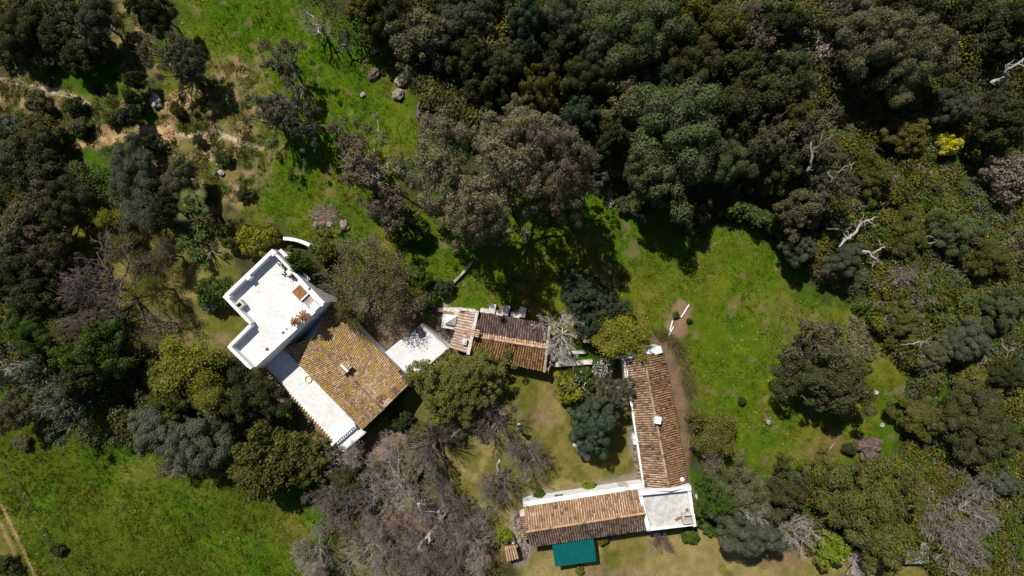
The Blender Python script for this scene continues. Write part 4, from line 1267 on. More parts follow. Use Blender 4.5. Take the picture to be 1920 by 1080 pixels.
def wall_strip(name, pts, wd, h, mat, label, cat='wall', z=None, group=None):
    mb = MB(); rd = random.Random(len(pts) * 7 + int(pts[0][0]))
    q = [Vector(P(u, v, h)) for u, v in pts]
    for i in range(len(q) - 1):
        e = 0.0 if i == 0 else 0.02
        d = (q[i + 1] - q[i]).normalized()
        mb.bar(q[i] + d * e, q[i + 1], wd * (1 - 0.01 * (i % 3)), -0.4, h - 0.006 * (i % 4))
    o = mb.build(name, M[mat], None)
    tag(o, label, cat, group)
wall_strip('garden_wall', ((531, 447), (540, 447.5), (550, 449), (560, 451.5), (570, 455), (580, 460)), 0.36, 1.3, 'white', 'curved white garden wall among shrubs above the flat-roofed house')
wall_strip('bench_wall', ((1042, 684), (1065, 682), (1111, 679)), 0.5, 0.9, 'old_white', 'wide white bench-height wall between cottage and long wing', 'wall')
wall_strip('step_wall', ((1052, 663), (1098, 660)), 0.34, 0.7, 'old_white', 'narrow pale wall half hidden behind the leafless white-twigged tree')
wall_strip('retaining_wall', ((793, 566), (806, 575), (818, 580), (831, 582)), 0.4, 0.9, 'stone', 'curved brown retaining wall leading to the oven block')
wall_strip('kerb_wall', ((515, 497), (535, 512)), 0.5, 3.0, 'old_white', 'short pale wall top beside the flat-roofed house, among climbing plants')
wall_strip('path_wall', ((585, 530), (604, 551), (618, 566), (634, 582)), 0.2, 0.6, 'stone', 'thin stone edging beside the flat-roofed house under the twiggy tree')

def dry_wall(pts, label, seed, n=26, rmax=0.3):
    """dry stone wall: one mesh of piled stones"""
    rd = random.Random(seed); mb = MB()
    q = [Vector(P(u, v)) for u, v in pts]
    for k in range(n):
        t = (k + rd.random()) / n * (len(q) - 1); i = min(int(t), len(q) - 2)
        c = q[i].lerp(q[i + 1], t - i) + Vector((rd.gauss(0, .14), rd.gauss(0, .14)))
        stone(mb, (c.x, c.y, rd.uniform(-.05, .2) if rmax > .15 else -0.02), rd.uniform(min(0.14, rmax * .6), rmax), rd)
    o = mb.build('stone_wall', M['stone'], None)
    tag(o, label, 'stone wall')

def stone(mb, c, r, rd, sq=0.75, sub=2, rough=0.3):
    import bmesh
    bm = bmesh.new(); bmesh.ops.create_icosphere(bm, subdivisions=sub, radius=1)
    off = Vector((rd.uniform(-50, 50), rd.uniform(-50, 50), rd.uniform(-50, 50)))
    ax = (rd.uniform(0.8, 1.25), rd.uniform(0.75, 1.1), sq * rd.uniform(0.8, 1.1)); a = rd.uniform(0, 6.28)
    vs = []
    for v in bm.verts:
        p = v.co; k = 1 + rough * mnoise.noise(p * 1.3 + off) * 1.6 + rough * 0.5 * mnoise.noise(p * 3.7 + off) + rough * 0.3 * abs(mnoise.noise(p * 8 + off))
        x, y, zz = p.x * k * ax[0] * r, p.y * k * ax[1] * r, p.z * k * ax[2] * r
        vs.append((c[0] + x * math.cos(a) - y * math.sin(a), c[1] + x * math.sin(a) + y * math.cos(a), c[2] + zz))
    mb.add(vs, [tuple(l.index for l in f.verts) for f in bm.faces], rd.random()); bm.free()

dry_wall(((1147, 358), (1143, 372), (1142, 386)), 'short dry-stone wall at the grassy nook below the dark wood', 1, 26)
dry_wall(((1158, 384), (1178, 392), (1196, 403), (1212, 410)), 'curving line of loose wall stones around the small bush', 2, 24, 0.22)
dry_wall(((1384, 700), (1386, 716), (1385, 733), (1383, 748)), 'thin line of small stones standing in the open grass', 3, 12, 0.07)
dry_wall(((1330, 692), (1350, 696), (1368, 706), (1380, 716)), 'faint curved row of stones in the grass east of the long wing', 4, 9, 0.06)

ROCKS = [(290, 189, 0.62, 'grey_rock', 'pale grey boulder casting a shadow beside the sandy track'),
         (784, 135, 1.15, 'stone', 'largest pale boulder at the edge of the dark wood'),
         (759, 126, 0.45, 'grey_rock', 'small grey boulder touching the largest pale boulder'),
         (753, 151, 0.62, 'stone', 'rounded pale boulder standing alone below the largest boulder'),
         (746, 177, 0.6, 'stone', 'flat brown boulder in grass, below the rounded pale one'),
         (701, 138, 0.62, 'brown_rock', 'brown boulder half sunk in the lush grass'),
         (702, 96, 0.32, 'grey_rock', 'small white stone in grass by the dead snag'),
         (680, 177, 0.3, 'grey_rock', 'little grey stone alone in the bright green slope'),
         (810, 210, 1.9, 'brown_rock', 'huge dark brown rock mass beside the grey-brown crowns'),
         (1631, 841, 1.35, 'brown_rock', 'big weathered brown boulder at the scrub edge'),
         (644, 422, 0.5, 'stone', 'flat pale slab of rock on the grass above the twiggy tree'),
         (604, 420, 0.35, 'brick', 'small reddish stone by the heap of cut brush'),
         (592, 421, 0.4, 'stone', 'pale stone by the heap of cut brush'),
         (617, 420, 0.3, 'stone', 'tiny pale stone right of the reddish stone'),
         (1833, 266, 0.55, 'stone', 'flat pale rock below the yellow flowering bush'),
         (1849, 293, 0.42, 'stone', 'lower of two cream rocks in the scrub clearing'),
         (1874, 296, 0.35, 'stone', 'upper-slope cream rock in the scrub clearing'),
         (1909, 287, 0.6, 'stone', 'rounded beige rock at the far scrub edge'),
         (1442, 791, 0.3, 'stone', 'pinkish stone lying in the open meadow'),
         (1644, 737, 0.3, 'grey_rock', 'white stone in grass beside the spreading oak'),
         (1655, 798, 0.25, 'grey_rock', 'small white stones pair in the strip of grass by scrub'),
         (414, 324, 0.3, 'grey_rock', 'little white stone on the scrubby slope'),
         (728, 590, 0.0, 'stone', '')]
for u, v, r, mt, lab in ROCKS:
    if not lab: continue
    rd = random.Random(int(u * 3 + v)); mb = MB()
    x, y = P(u, v, r * 0.5)
    stone(mb, (x, y, r * 0.22), r, rd, 0.72, 4 if r > 0.9 else 3, 0.42 if r > 0.9 else 0.3)
    o = mb.build('rock', M[mt], None)
    tag(o, lab, 'rock', 'boulders and stones on the slope and in the grass')

BOARDS = [((1292, 571), (1277, 595), 'longest white board, lying across the dug garden bed'),
          ((1261, 601), (1256, 620), 'white board on edge of the dug bed, nearer the tiled wing'),
          ((1263, 612), (1254, 629), 'lowest white board, beside the dug garden bed')]
for a, b, lab in BOARDS:
    mb = MB(); mb.bar(P(*a), P(*b), 0.12, -0.1, 0.06, off=0); o = mb.build('board', M['plastic'], None); tag(o, lab, 'board', 'white boards in the garden bed')
mb = MB(); mb.tube([P3(886, 490, .25), P3(870, 510, .3), P3(850, 531, .2)], [0.12, 0.15, 0.16], 8); o = mb.build('log', M['pale_wood'], None, True); tag(o, 'grey fallen log lying in the bright grass above the cottage', 'log')
mb = MB(); mb.tube([P3(1566, 830, .3), P3(1553, 845, .35), P3(1545, 862, .2)], [0.1, 0.18, 0.14], 8); mb.tube([P3(1553, 845, .35), P3(1538, 848, .3)], [0.12, 0.06], 7)
o = mb.build('log', M['stone'], None, True); tag(o, 'forked dry log at the edge of the meadow', 'log')
# heap of cut brush
mb = MB(); rd = random.Random(12); c = P(609, 405)
for k in range(260):
    a = rd.uniform(0, 6.28); r = 1.5 * math.sqrt(rd.random()); p = Vector((c[0] + r * math.cos(a), c[1] + r * math.sin(a) * 0.9, rd.uniform(0, 0.5) * (1 - r / 1.7) + 0.05))
    b = rd.uniform(0, 6.28); L = rd.uniform(0.3, 1.0)
    mb.tube([p, p + Vector((math.cos(b) * L, math.sin(b) * L, rd.uniform(-.05, .15)))], [0.02, 0.012], 3, rd.random(), False)
o = mb.build('brush_pile', M['stone'], None); tag(o, 'round heap of dry cut brush on the grass', 'brush pile')

def chair(u, v, rz, label):
    root = empty('garden_chair', (*P(u, v, 0.5), 0), label, 'chair', 'white chairs by the long wing', rz)
    x, y = root.location.x, root.location.y
    def part(name, fn):
        mb = MB(); fn(mb); me = mb.mesh(name, M['plastic']); o = inst(name, me, root)
    part('seat', lambda m: m.box((0, 0), 0.48, 0.46, 0.42, 0.46))
    part('backrest', lambda m: m.box((0, 0.25), 0.48, 0.05, 0.463, 0.9))
    for s in (-1, 1):
        part('armrest', lambda m: m.box((s * 0.26, 0.0), 0.06, 0.44, 0.62, 0.66))
        for t in (-1, 1): part('leg', lambda m: m.box((s * 0.2, t * 0.19), 0.05, 0.05, -0.05, 0.418))
chair(1188.5, 818, 1.5, 'upper white plastic garden chair against the long wing wall')
chair(1190.5, 828, 1.7, 'lower white plastic garden chair against the long wing wall')

def dish():
    root = empty('satellite_dish', (*P(1311, 930, 2.4), 0), 'small pale satellite dish on a pole beside the corner block', 'satellite dish')
    x, y = root.location.x, root.location.y
    mb = MB(); mb.tube([(x, y, -0.3), (x, y, 2.3)], 0.03, 8); mb.build('pole', M['metal'], root)
    mb = MB(); n = Vector((-0.3, 0.5, 0.8)).normalized(); a = n.cross(Vector((1, 0, 0))).normalized(); b = n.cross(a)
    c = Vector((x, y, 2.4)); vs = [c]
    for r, h in ((0.2, 0.03), (0.4, 0.12)):
        for k in range(18):
            g = 2 * math.pi * k / 18; vs.append(c + (a * math.cos(g) + b * math.sin(g)) * r + n * h)
    fs = [(0, 1 + k, 1 + (k + 1) % 18) for k in range(18)] + [(1 + k, 19 + k, 19 + (k + 1) % 18, 1 + (k + 1) % 18) for k in range(18)]
    mb.add(vs, fs); mb.build('reflector', M['plastic'], root)
    mb = MB(); mb.tube([c - a * 0.38 + n * 0.1, c + n * 0.45], 0.015, 5); mb.build('feed_arm', M['metal'], root)
dish()

def sheet_roof():
    root = empty('sheet_shelter', (*P(1722, 1040, 1.8), 0), 'low shelter roofed with a speckled grey sheet beside the big olive crown', 'shelter')
    z = 1.8
    pts = [P(*p, z) for p in ((1728, 1016), (1743, 1020), (1741, 1057), (1697, 1057), (1703, 1035), (1725, 1033))]
    mb = MB(); mb.prism(pts, z - 0.05, z); mb.build('sheet', M['sheet'], root)
    for p in ((1740, 1022), (1739, 1054), (1700, 1054)):
        m = MB(); q = P(*p, z); m.box(q, 0.1, 0.1, -0.3, z - 0.052); m.build('post', M['wood'], root)
sheet_roof()

def fence():
    root = empty('wire_fence', (*P(60, 950), 0), 'sagging wire fence with thin wooden posts along the dirt track', 'fence')
    pts = [P(*p) for p in ((4, 848), (26, 884), (46, 920), (66, 955), (84, 990), (104, 1026), (122, 1062), (140, 1098))]
    tops = []
    for k, (x, y) in enumerate(pts):
        m = MB(); rd = random.Random(k); e = (x + rd.uniform(-.1, .1), y + rd.uniform(-.1, .1), 1.15)
        m.tube([(x, y, -0.4), e], [0.06, 0.05], 6); m.build('post', M['wood'], root); tops.append((Vector((x, y, 0)), Vector(e)))
    m = MB()
    for i in range(len(tops) - 1):
        for t in (0.3, 0.6, 0.92):
            a, b = tops[i][0].lerp(tops[i][1], t), tops[i + 1][0].lerp(tops[i + 1][1], t)
            m.tube([a, a.lerp(b, .5) - Vector((0, 0, .06)), b], 0.008, 3)
    m.build('wire', M['metal'], root)
fence()

def pot(u, v, r, label):
    root = empty('clay_pot', (*P(u, v), 0), label, 'pot', 'round pots by the tiled shelter')
    x, y = P(u, v, 0.4)
    mb = MB(); mb.lathe((x, y), [(r * .6, -0.1), (r * .95, 0.35), (r * 1.05, 0.4), (r * 1.05, 0.46), (r * .85, 0.46), (r * .8, 0.3)], 16); mb.build('pot_body', M['stone'], root)
    mb = MB(); mb.lathe((x, y), [(r * .78, 0.28), (r * .78, 0.33)], 16); mb.build('soil', M['wood'], root)
pot(931, 1005, 0.3, 'upper round beige pot beside the tiny tiled shelter')
pot(930, 1020, 0.36, 'lower, larger round beige pot beside the tiny tiled shelter')
root = empty('bucket', (*P(963, 1015), 0), 'white bucket standing on the path by the low wing', 'bucket')
mb = MB(); mb.lathe(P(963, 1015, .4), [(0.2, 0), (0.26, 0.42), (0.28, 0.44), (0.24, 0.44), (0.2, 0.1)], 14); mb.build('bucket_body', M['plastic'], root)
mb = MB(); x, y = P(963, 1015, .4); mb.tube([(x - .26, y, .43), (x - .15, y, .62), (x + .15, y, .62), (x + .26, y, .43)], 0.012, 5); mb.build('handle', M['metal'], root)

# paved strips along the wings and the yard by the annex
def paving_material():
    m, n, l, b = new_mat('crazy_paving')
    tc = n.new('ShaderNodeTexCoord')
    v = n.new('ShaderNodeTexVoronoi'); v.feature = 'DISTANCE_TO_EDGE'; v.inputs['Scale'].default_value = 2.2
    c = n.new('ShaderNodeTexVoronoi'); c.inputs['Scale'].default_value = 2.2
    for q in (v, c): l.new(tc.outputs['Object'], q.inputs['Vector'])
    r = ramp(n, [(0.02, (0.10, 0.085, 0.06)), (0.09, (1, 1, 1))])
    l.new(v.outputs['Distance'], r.inputs[0])
    sp = n.new('ShaderNodeSeparateColor'); l.new(c.outputs['Color'], sp.inputs[0])
    r2 = ramp(n, [(0.0, (0.14, 0.115, 0.09)), (0.6, (0.24, 0.20, 0.165)), (1.0, (0.30, 0.24, 0.215))])
    l.new(sp.outputs[0], r2.inputs[0])
    nz = noise_node(n, l, 2.0, 7)
    r3 = ramp(n, [(0.35, (0.55, 0.5, 0.42)), (0.65, (1.15, 1.12, 1.1))]); l.new(nz.outputs[0], r3.inputs[0])
    x = mixc(n, l, 1.0, r2.outputs[0], r.outputs[0], 'MULTIPLY')
    l.new(mixc(n, l, 1.0, x, r3.outputs[0], 'MULTIPLY'), b.inputs['Base Color'])
    b.inputs['Roughness'].default_value = 0.9
    add_bump(n, l, b, v.outputs['Distance'], 0.4, 0.02)
    return m
M['crazy'] = paving_material()
for pts in (((1183, 802), (1192, 800), (1207, 904), (1196, 906), (1188, 850)), ((986, 936), (1030, 929), (1100, 918), (1196, 905), (1204, 914), (984, 952)),
            ((806, 582), (832, 580), (828, 614), (845, 620), (842, 645), (815, 608), (800, 596)),
            ((963, 962), (974, 964), (976, 1010), (990, 1030), (986, 1056), (972, 1052), (966, 1010))):
    mb = MB(); rd = random.Random(int(pts[0][0])); q = []
    for i in range(len(pts)):
        a, b = Vector(P(*pts[i])), Vector(P(*pts[(i + 1) % len(pts)])); k = max(1, int((b - a).length / 0.8))
        for j in range(k):
            p = a.lerp(b, j / k); q.append((p.x + rd.gauss(0, .06), p.y + rd.gauss(0, .06)))
    mb.prism(q, -0.3, 0.05)
    o = mb.build('path', M['crazy'], None); o['kind'] = 'structure'

def lamp_post():
    root = empty('garden_lamp', (*P(541, 752), 0), 'dark iron lamp arm sticking out beside the veranda edge', 'lamp')
    a, b = P3(541, 752, 2.6), P3(530, 757, 2.9)
    mb = MB(); mb.tube([(a.x, a.y, -0.3), a], [0.05, 0.04], 8); mb.tube([a, a.lerp(b, .5) + Vector((0, 0, .12)), b], [0.035, 0.035, 0.03], 6); mb.build('post', M['dark'], root)
    mb = MB(); mb.lathe((b.x, b.y), [(0.03, b.z + .05), (0.16, b.z - .1), (0.15, b.z - .12), (0.05, b.z - .16)], 10); mb.build('lamp_shade', M['dark'], root)
lamp_post()

# ------------------------------------------------------------------ plant prototypes (meshes shared by the copies)
PROTO = {}
def reg(kind, mesh, R, H, zc, trunk=None, extra=None):
    PROTO.setdefault(kind, []).append(dict(mesh=mesh, R=R, H=H, zc=zc, trunk=trunk, extra=extra))

for k in range(4):      # dense evergreen oak, leaf size differs from tree to tree
    me, C = crown_mesh('oak_crown', 5.0, 2.0, 7.6, 118, 0.76, (0.14, 0.17, 0.15, 0.19)[k], dens=(520, 400, 470, 350)[k], irr=0.5, gap=0.26, n_inner=26, low=-0.25, jit=0.5)
    reg('oak', me, 5.0, 7.6, 4.8, limb_mesh('oak_trunk', C, 2.4, 0.32, 100 + k, 15, poke=0.09))
for k in range(3):      # big cauliflower crown
    me, C = crown_mesh('lobed_crown', 6.5, 2.5, 10, 92, 1.04, (0.16, 0.135, 0.18)[k], dens=(460, 560, 400)[k], irr=0.42, n_inner=24, low=-0.2, jit=0.38, fuzz=0.22)
    reg('lobed', me, 6.5, 10, 6.5, limb_mesh('lobed_trunk', C, 3.0, 0.4, 110 + k, 8))
for k in range(3):      # thin cork oak with pale dead twigs
    me, C = crown_mesh('cork_crown', 5.0, 2.2, 7.4, 110, 0.56, 0.15, dens=330, irr=0.45, gap=0.5, n_inner=4, low=-0.15, jit=0.7, fuzz=0.5)
    reg('cork', me, 5.0, 7.4, 5.0, limb_mesh('cork_trunk', C, 2.2, 0.38, 120 + k, 26, poke=0.28))
for k in range(4):      # tall feathery crown
    me, C = crown_mesh('feather_crown', 6.0, 3.5, 15, 260, 0.66, 0.14, dens=400, irr=0.6, gap=0.42, n_inner=50, low=-0.5, jit=0.6, fuzz=0.45)
    reg('feather', me, 6.0, 15, 9.5, limb_mesh('feather_trunk', C, 6.0, 0.42, 130 + k, 14))
for k in range(2):      # soft conifer
    me, C = crown_mesh('conifer_crown', 5.0, 1.2, 9, 300, 0.48, 0.12, dens=560, irr=0.5, gap=0.14, n_inner=60, low=-0.5, jit=0.6, cone=0.25, fuzz=0.5)
    reg('conifer', me, 5.0, 9, 5.2, limb_mesh('conifer_trunk', C, 2.0, 0.3, 140 + k, 8))
for k in range(4):      # shrub
    me, C = crown_mesh('shrub_crown', 2.0, 0.15, 2.2, 34, 0.45, 0.15, dens=540, irr=0.36, low=-0.05)
    reg('shrub', me, 2.0, 2.2, 1.2, limb_mesh('shrub_stem', C, 0.35, 0.09, 150 + k, 6))
for k in range(2):      # clipped looking round shrub
    me, C = crown_mesh('dome_crown', 4.0, 0.2, 4.6, 105, 0.58, 0.15, dens=460, irr=0.16, low=-0.05)
    reg('dome', me, 4.0, 4.6, 2.6, limb_mesh('dome_stem', C, 0.6, 0.14, 155 + k, 6))
for k in range(3):      # bare spreading tree
    b, t, tips = branch_mesh('bare_branches', 160 + k, 8.5, 5.8, 5, 0.2, (8, 6, 5, 5, 4), up=0.45, twig=0.0105, jit=0.27)
    reg('bare', None, 5.6, 8.5, 5.6, t, b)
for k in range(2):      # gnarled dead tree, few branches
    b, t, tips = branch_mesh('dead_branches', 170 + k, 7.0, 4.2, 4, 0.3, (4, 4, 4, 3), up=0.55, twig=0.02, jit=0.42)
    reg('dead', None, 4.2, 7.0, 5.0, t, b)
for k in range(3):      # dry twiggy tree with a few dull leaves
    b, t, tips = branch_mesh('dry_branches', 175 + k, 7.0, 4.4, 4, 0.26, (5, 5, 4, 4), up=0.5, twig=0.018, jit=0.38)
    reg('dry', tip_leaves('dry_leaves', tips, 7, 0.13, 0.3), 4.4, 7.0, 4.8, t, b)
for k in range(3):      # spring tree, twigs showing
    b, t, tips = branch_mesh('spring_branches', 180 + k, 8.0, 4.6, 5, 0.24, (6, 5, 5, 3, 2), up=0.6, twig=0.014)
    reg('spring', tip_leaves('spring_leaves', tips, 24, 0.135, 0.34), 5.0, 8.0, 5.2, t, b)
    reg('twiggy', tip_leaves('sparse_leaves', tips, 8, 0.11, 0.34), 5.0, 8.0, 5.2, t, b)
b, t = spray_mesh('rod_branches', 190, 5.0, 4.4, 260)
reg('spray', None, 4.2, 5.0, 2.8, t, b)
for k in range(3):
    b, t, tips = branch_mesh('rod_branches', 191 + k, 5.2, 4.6, 4, 0.2, (9, 8, 6, 4), up=0.75, twig=0.0115, jit=0.17, ratio=0.6, len0=3.4)
    reg('spray', None, 4.4, 5.2, 3.2, t, b)

for k in range(3):      # open leafless tree, long straight twigs
    b, t, tips = branch_mesh('open_branches', 210 + k, 7.5, 5.2, 4, 0.19, (8, 7, 5, 4), up=0.55, twig=0.017, jit=0.2, ratio=0.6, len0=3.9)
    reg('open', None, 5.2, 7.5, 4.8, t, b)

def palm_mesh(name, seed, n, L0, fan):
    rd = random.Random(seed); pet = MB(); V = []
    for k in range(n):
        a = 6.283 * k / n * 2.4 + rd.uniform(-.3, .3); el = rd.uniform(-0.3, 1.35); L = L0 * rd.uniform(0.55, 1.15)
        d = Vector((math.cos(a) * math.cos(el), math.sin(a) * math.cos(el), math.sin(el)))
        s = Vector((-math.sin(a), math.cos(a), 0)); up = s.cross(d) * -1
        b = d * L
        pet.tube([(0, 0, 0), d * L * 0.5 + Vector((0, 0, .06)), b], [0.03, 0.025, 0.02], 4, cap=False)
        for j in range(fan):
            g = (j / (fan - 1) - 0.5) * 2.7
            e = (d * math.cos(g) + s * math.sin(g) - Vector((0, 0, 0.25)) + up * 0.1).normalized()
            q = s * math.cos(g) - d * math.sin(g)
            ln = L * 0.7 * (1 - 0.25 * abs(g) / 1.35)
            m = b + e * ln * 0.5
            V.append([tuple(b), tuple(m + q * 0.032), tuple(b + e * ln - Vector((0, 0, .15 * ln))), tuple(m - q * 0.032)])
    V = np.array(V)
    return quads_mesh(name, V, M['leaf'], rng.uniform(0.2, 0.9, len(V)), rng.uniform(0.2, 0.8, len(V))), pet.mesh(name + '_stalks', M['bark'])

def rosette_mesh(name, seed, heads, L):
    V = []; rd = random.Random(seed)
    for h in range(heads):
        c = Vector((rd.gauss(0, 1.0), rd.gauss(0, 1.0), rd.uniform(1.0, 2.4))) if heads > 1 else Vector((0, 0, 0.8))
        for k in range(46):
            a = rd.uniform(0, 6.283); el = rd.uniform(-0.35, 1.3)
            d = Vector((math.cos(a) * math.cos(el), math.sin(a) * math.cos(el), math.sin(el))); s = Vector((-math.sin(a), math.cos(a), 0))
            l = L * rd.uniform(0.7, 1.1)
            V.append([tuple(c), tuple(c + d * l * .45 + s * 0.045), tuple(c + d * l - Vector((0, 0, .12 * l))), tuple(c + d * l * .45 - s * 0.045)])
    V = np.array(V)
    return quads_mesh(name, V, M['leaf'], rng.uniform(0.1, 1, len(V)), rng.uniform(0.2, 0.8, len(V)))

BARK = dict(dark=(0.1, 0.085, 0.07), grey=(0.27, 0.245, 0.22), pale=(0.52, 0.48, 0.45), brown=(0.16, 0.132, 0.122), silver=(0.42, 0.39, 0.365))
CO = dict(dk=(0.064, 0.069, 0.021), dk2=(0.050, 0.058, 0.016), gy=(0.108, 0.103, 0.045), bl=(0.052, 0.074, 0.036), gg=(0.088, 0.097, 0.054),
          ol=(0.115, 0.112, 0.016), ol2=(0.088, 0.093, 0.016), wt=(0.155, 0.124, 0.075), tw=(0.11, 0.092, 0.04), yg=(0.165, 0.162, 0.010), br=(0.172, 0.158, 0.082), br2=(0.15, 0.128, 0.082), gn=(0.082, 0.102, 0.033),
          yel=(0.42, 0.37, 0.01), pk=(0.27, 0.22, 0.18), lime=(0.165, 0.205, 0.008), gr=(0.062, 0.10, 0.010), rust=(0.15, 0.085, 0.055), cone=(0.12, 0.122, 0.022), bush=(0.052, 0.068, 0.018))
PRD = random.Random(77)
COUNT = {}
NAMES = dict(oak='oak_tree', lobed='broadleaf_tree', cork='cork_oak', feather='eucalyptus_tree', conifer='conifer_tree', shrub='shrub', dome='round_shrub', bare='leafless_tree',
             dead='dead_tree', dry='withered_tree', open='leafless_tree', spring='spring_tree', twiggy='budding_tree', spray='coppiced_tree')
CATS = dict(shrub='shrub', dome='shrub', dead='dead tree')
GROUPS = dict(oak='oaks of the wood and the garden', lobed='broad-leaved crowns', cork='cork oaks', feather='grey-brown feathery trees', conifer='conifers around the courtyard',
              shrub='shrubs', dome='round dense bushes', bare='leafless trees', open='leafless trees', dead='dead trees', dry='withered trees', spring='leafing spring trees',
              twiggy='budding twiggy trees', spray='fans of leafless rods')
ROOTS = {}
def plant(kind, u, v, rp, H, col, label, bark='brown', group=None, sy=1.0):
    lst = PROTO[kind]; k = COUNT.get(kind, 0); COUNT[kind] = k + 1
    p = lst[k % len(lst)]
    sz = H / p['H']; zc = p['zc'] * sz
    x, y = P(u, v, zc)
    R = rp * S * (1 - zc / HC)
    s = R / p['R']
    root = empty(NAMES[kind], (x, y, float(ground_z(x, y)) - 0.02), label, CATS.get(kind, 'tree'), group or GROUPS[kind], PRD.uniform(0, 6.283), (s, s * sy * PRD.uniform(0.84, 1.14), sz))
    lum = 1.25 * PRD.uniform(0.9, 1.12)
    ROOTS[label] = root
    j = [c * lum * PRD.uniform(0.97, 1.03) for c in CO[col]]
    bc = BARK[bark]
    if p['trunk']: inst('trunk' if kind not in ('shrub', 'dome') else 'stem', p['trunk'], root, bc)
    if p['extra']: inst('branches', p['extra'], root, [c * (1.15 if kind == 'spray' else 1) for c in bc])
    if p['mesh']: inst('crown' if kind not in ('shrub', 'dome') else 'foliage', p['mesh'], root, j)
    return root

T = plant
# --- slope above the sandy track
T('lobed', 25, 62, 44, 6, 'dk', 'dark bush-like oak nearest the far upper corner of the rough slope')
T('dome', 62, 52, 36, 4, 'dk2', 'dense dark round bush second from the upper corner')
T('dome', 104, 70, 35, 4.5, 'dk2', 'blackish green dome bush in the middle of the upper thicket')
T('oak', 182, 38, 40, 6.5, 'gg', 'grey-green oak at the top edge above the rough slope')
T('dome', 146, 108, 38, 4.5, 'dk', 'wide dark olive dome at the lower end of the upper thicket')
T('shrub', 192, 95, 26, 3, 'dk', 'dark shrub between the grey-green oak and the wide olive dome')
T('shrub', 10, 85, 30, 3, 'ol2', 'olive shrub on the picture edge above the pale trail')
T('shrub', 86, 105, 24, 2.5, 'gy', 'greyish shrub in front of the blackish dome bush')
T('shrub', 40, 12, 30, 3, 'dk', 'dark shrub cut by the top edge near the upper corner')
T('shrub', 118, 22, 32, 3.5, 'dk', 'dark shrub at the top edge beside the grey-green oak')
T('oak', 296, 25, 34, 7, 'dk2', 'slender dark tree at the top edge beside bright green slope')
T('shrub', 262, 8, 26, 4, 'dk', 'dark shrub at the top edge just beside the slender dark tree')
T('cork', 305, 95, 60, 7.5, 'gy', 'olive-grey cork oak whose bent trunk shows above the sandy scar', 'dark')
T('cork', 345, 120, 46, 7, 'gg', 'thin-leaved cork oak leaning over the bare sandy bank', 'grey')
T('shrub', 256, 150, 20, 4, 'bush', 'topmost bush of the dark upright row beside the boulder')
T('shrub', 248, 186, 17, 3.5, 'bush', 'middle bush of the dark upright row beside the boulder')
T('shrub', 242, 222, 21, 4, 'bl', 'lowest bush of the dark upright row beside the sandy scar')
T('shrub', 68, 193, 22, 2.5, 'gy', 'grey low bush below the pale trail')
T('shrub', 136, 199, 19, 2, 'bush', 'small green bush on the scrubby slope between two trails')
T('shrub', 148, 236, 20, 2, 'gy', 'drab bush just above the brown path')
T('dome', 76, 246, 38, 4, 'ol2', 'olive-green dome bush beside the brown path')
T('shrub', 18, 235, 28, 3, 'gg', 'grey-green bush at the picture edge beside the olive dome')
T('oak', 30, 305, 50, 7, 'dk', 'dark oak at the picture edge below the olive dome bush')
T('oak', 85, 325, 36, 6, 'dk', 'small dark oak just beside the leafless branches on the slope')
T('lobed', 248, 318, 52, 6.5, 'gg', 'grey-green oak under the dark leafless branches')
T('dead', 228, 300, 62, 10, 'dk', 'dark leafless tree with long thin branches spreading over a green oak', 'dark')
T('oak', 335, 342, 38, 6, 'gy', 'round greyish oak just above the fan palm')
T('shrub', 282, 268, 18, 2.5, 'bush', 'little green bush at the foot of the sandy bank')
T('shrub', 205, 222, 14, 1.5, 'ol2', 'tiny bush on the sandy slope above the path')
T('shrub', 370, 262, 12, 1.5, 'bush', 'tiny bush just beside the pale track end')
T('shrub', 420, 295, 15, 1.5, 'bush', 'small bush in the stony grass below the pale track')
T('shrub', 458, 362, 14, 1.5, 'bush', 'small dark bush in the grass near the yellow-green shrubs')
T('shrub', 330, 205, 15, 1.8, 'ol2', 'small olive bush growing on the sandy scar')
# --- bright slope
T('cork', 530, 112, 46, 7.5, 'gy', 'half-bare cork oak with white twigs on the bright slope', 'silver')
T('cork', 545, 185, 52, 8, 'gy', 'gnarled cork oak with a thick dark trunk casting a branching shadow', 'silver')
T('cork', 500, 220, 50, 7.5, 'gg', 'sparse cork oak at the end of the pale track', 'grey')
T('cork', 570, 235, 42, 7, 'gg', 'thin cork oak leaning downslope below the gnarled one', 'dark')
T('dead', 575, 15, 50, 9, 'br', 'white-branched dead tree cut by the top edge', 'silver')
T('dead', 628, 62, 34, 8, 'br', 'leafless snag throwing a dark forked shadow on bright grass', 'silver')
T('cork', 650, 255, 46, 8, 'wt', 'withered tree with pinkish twigs beside the grey-brown crowns', 'grey')
T('cork', 692, 308, 60, 9, 'wt', 'largest withered tree with rusty leaves on the grass slope', 'silver')
T('cork', 728, 388, 54, 8, 'wt', 'withered rusty-leaved tree nearest the twiggy tree', 'brown')
T('oak', 690, 15, 42, 8, 'ol', 'olive-green oak at the top edge above the snag')
T('oak', 738, 40, 42, 8, 'dk2', 'very dark oak between the snag and the great wood')
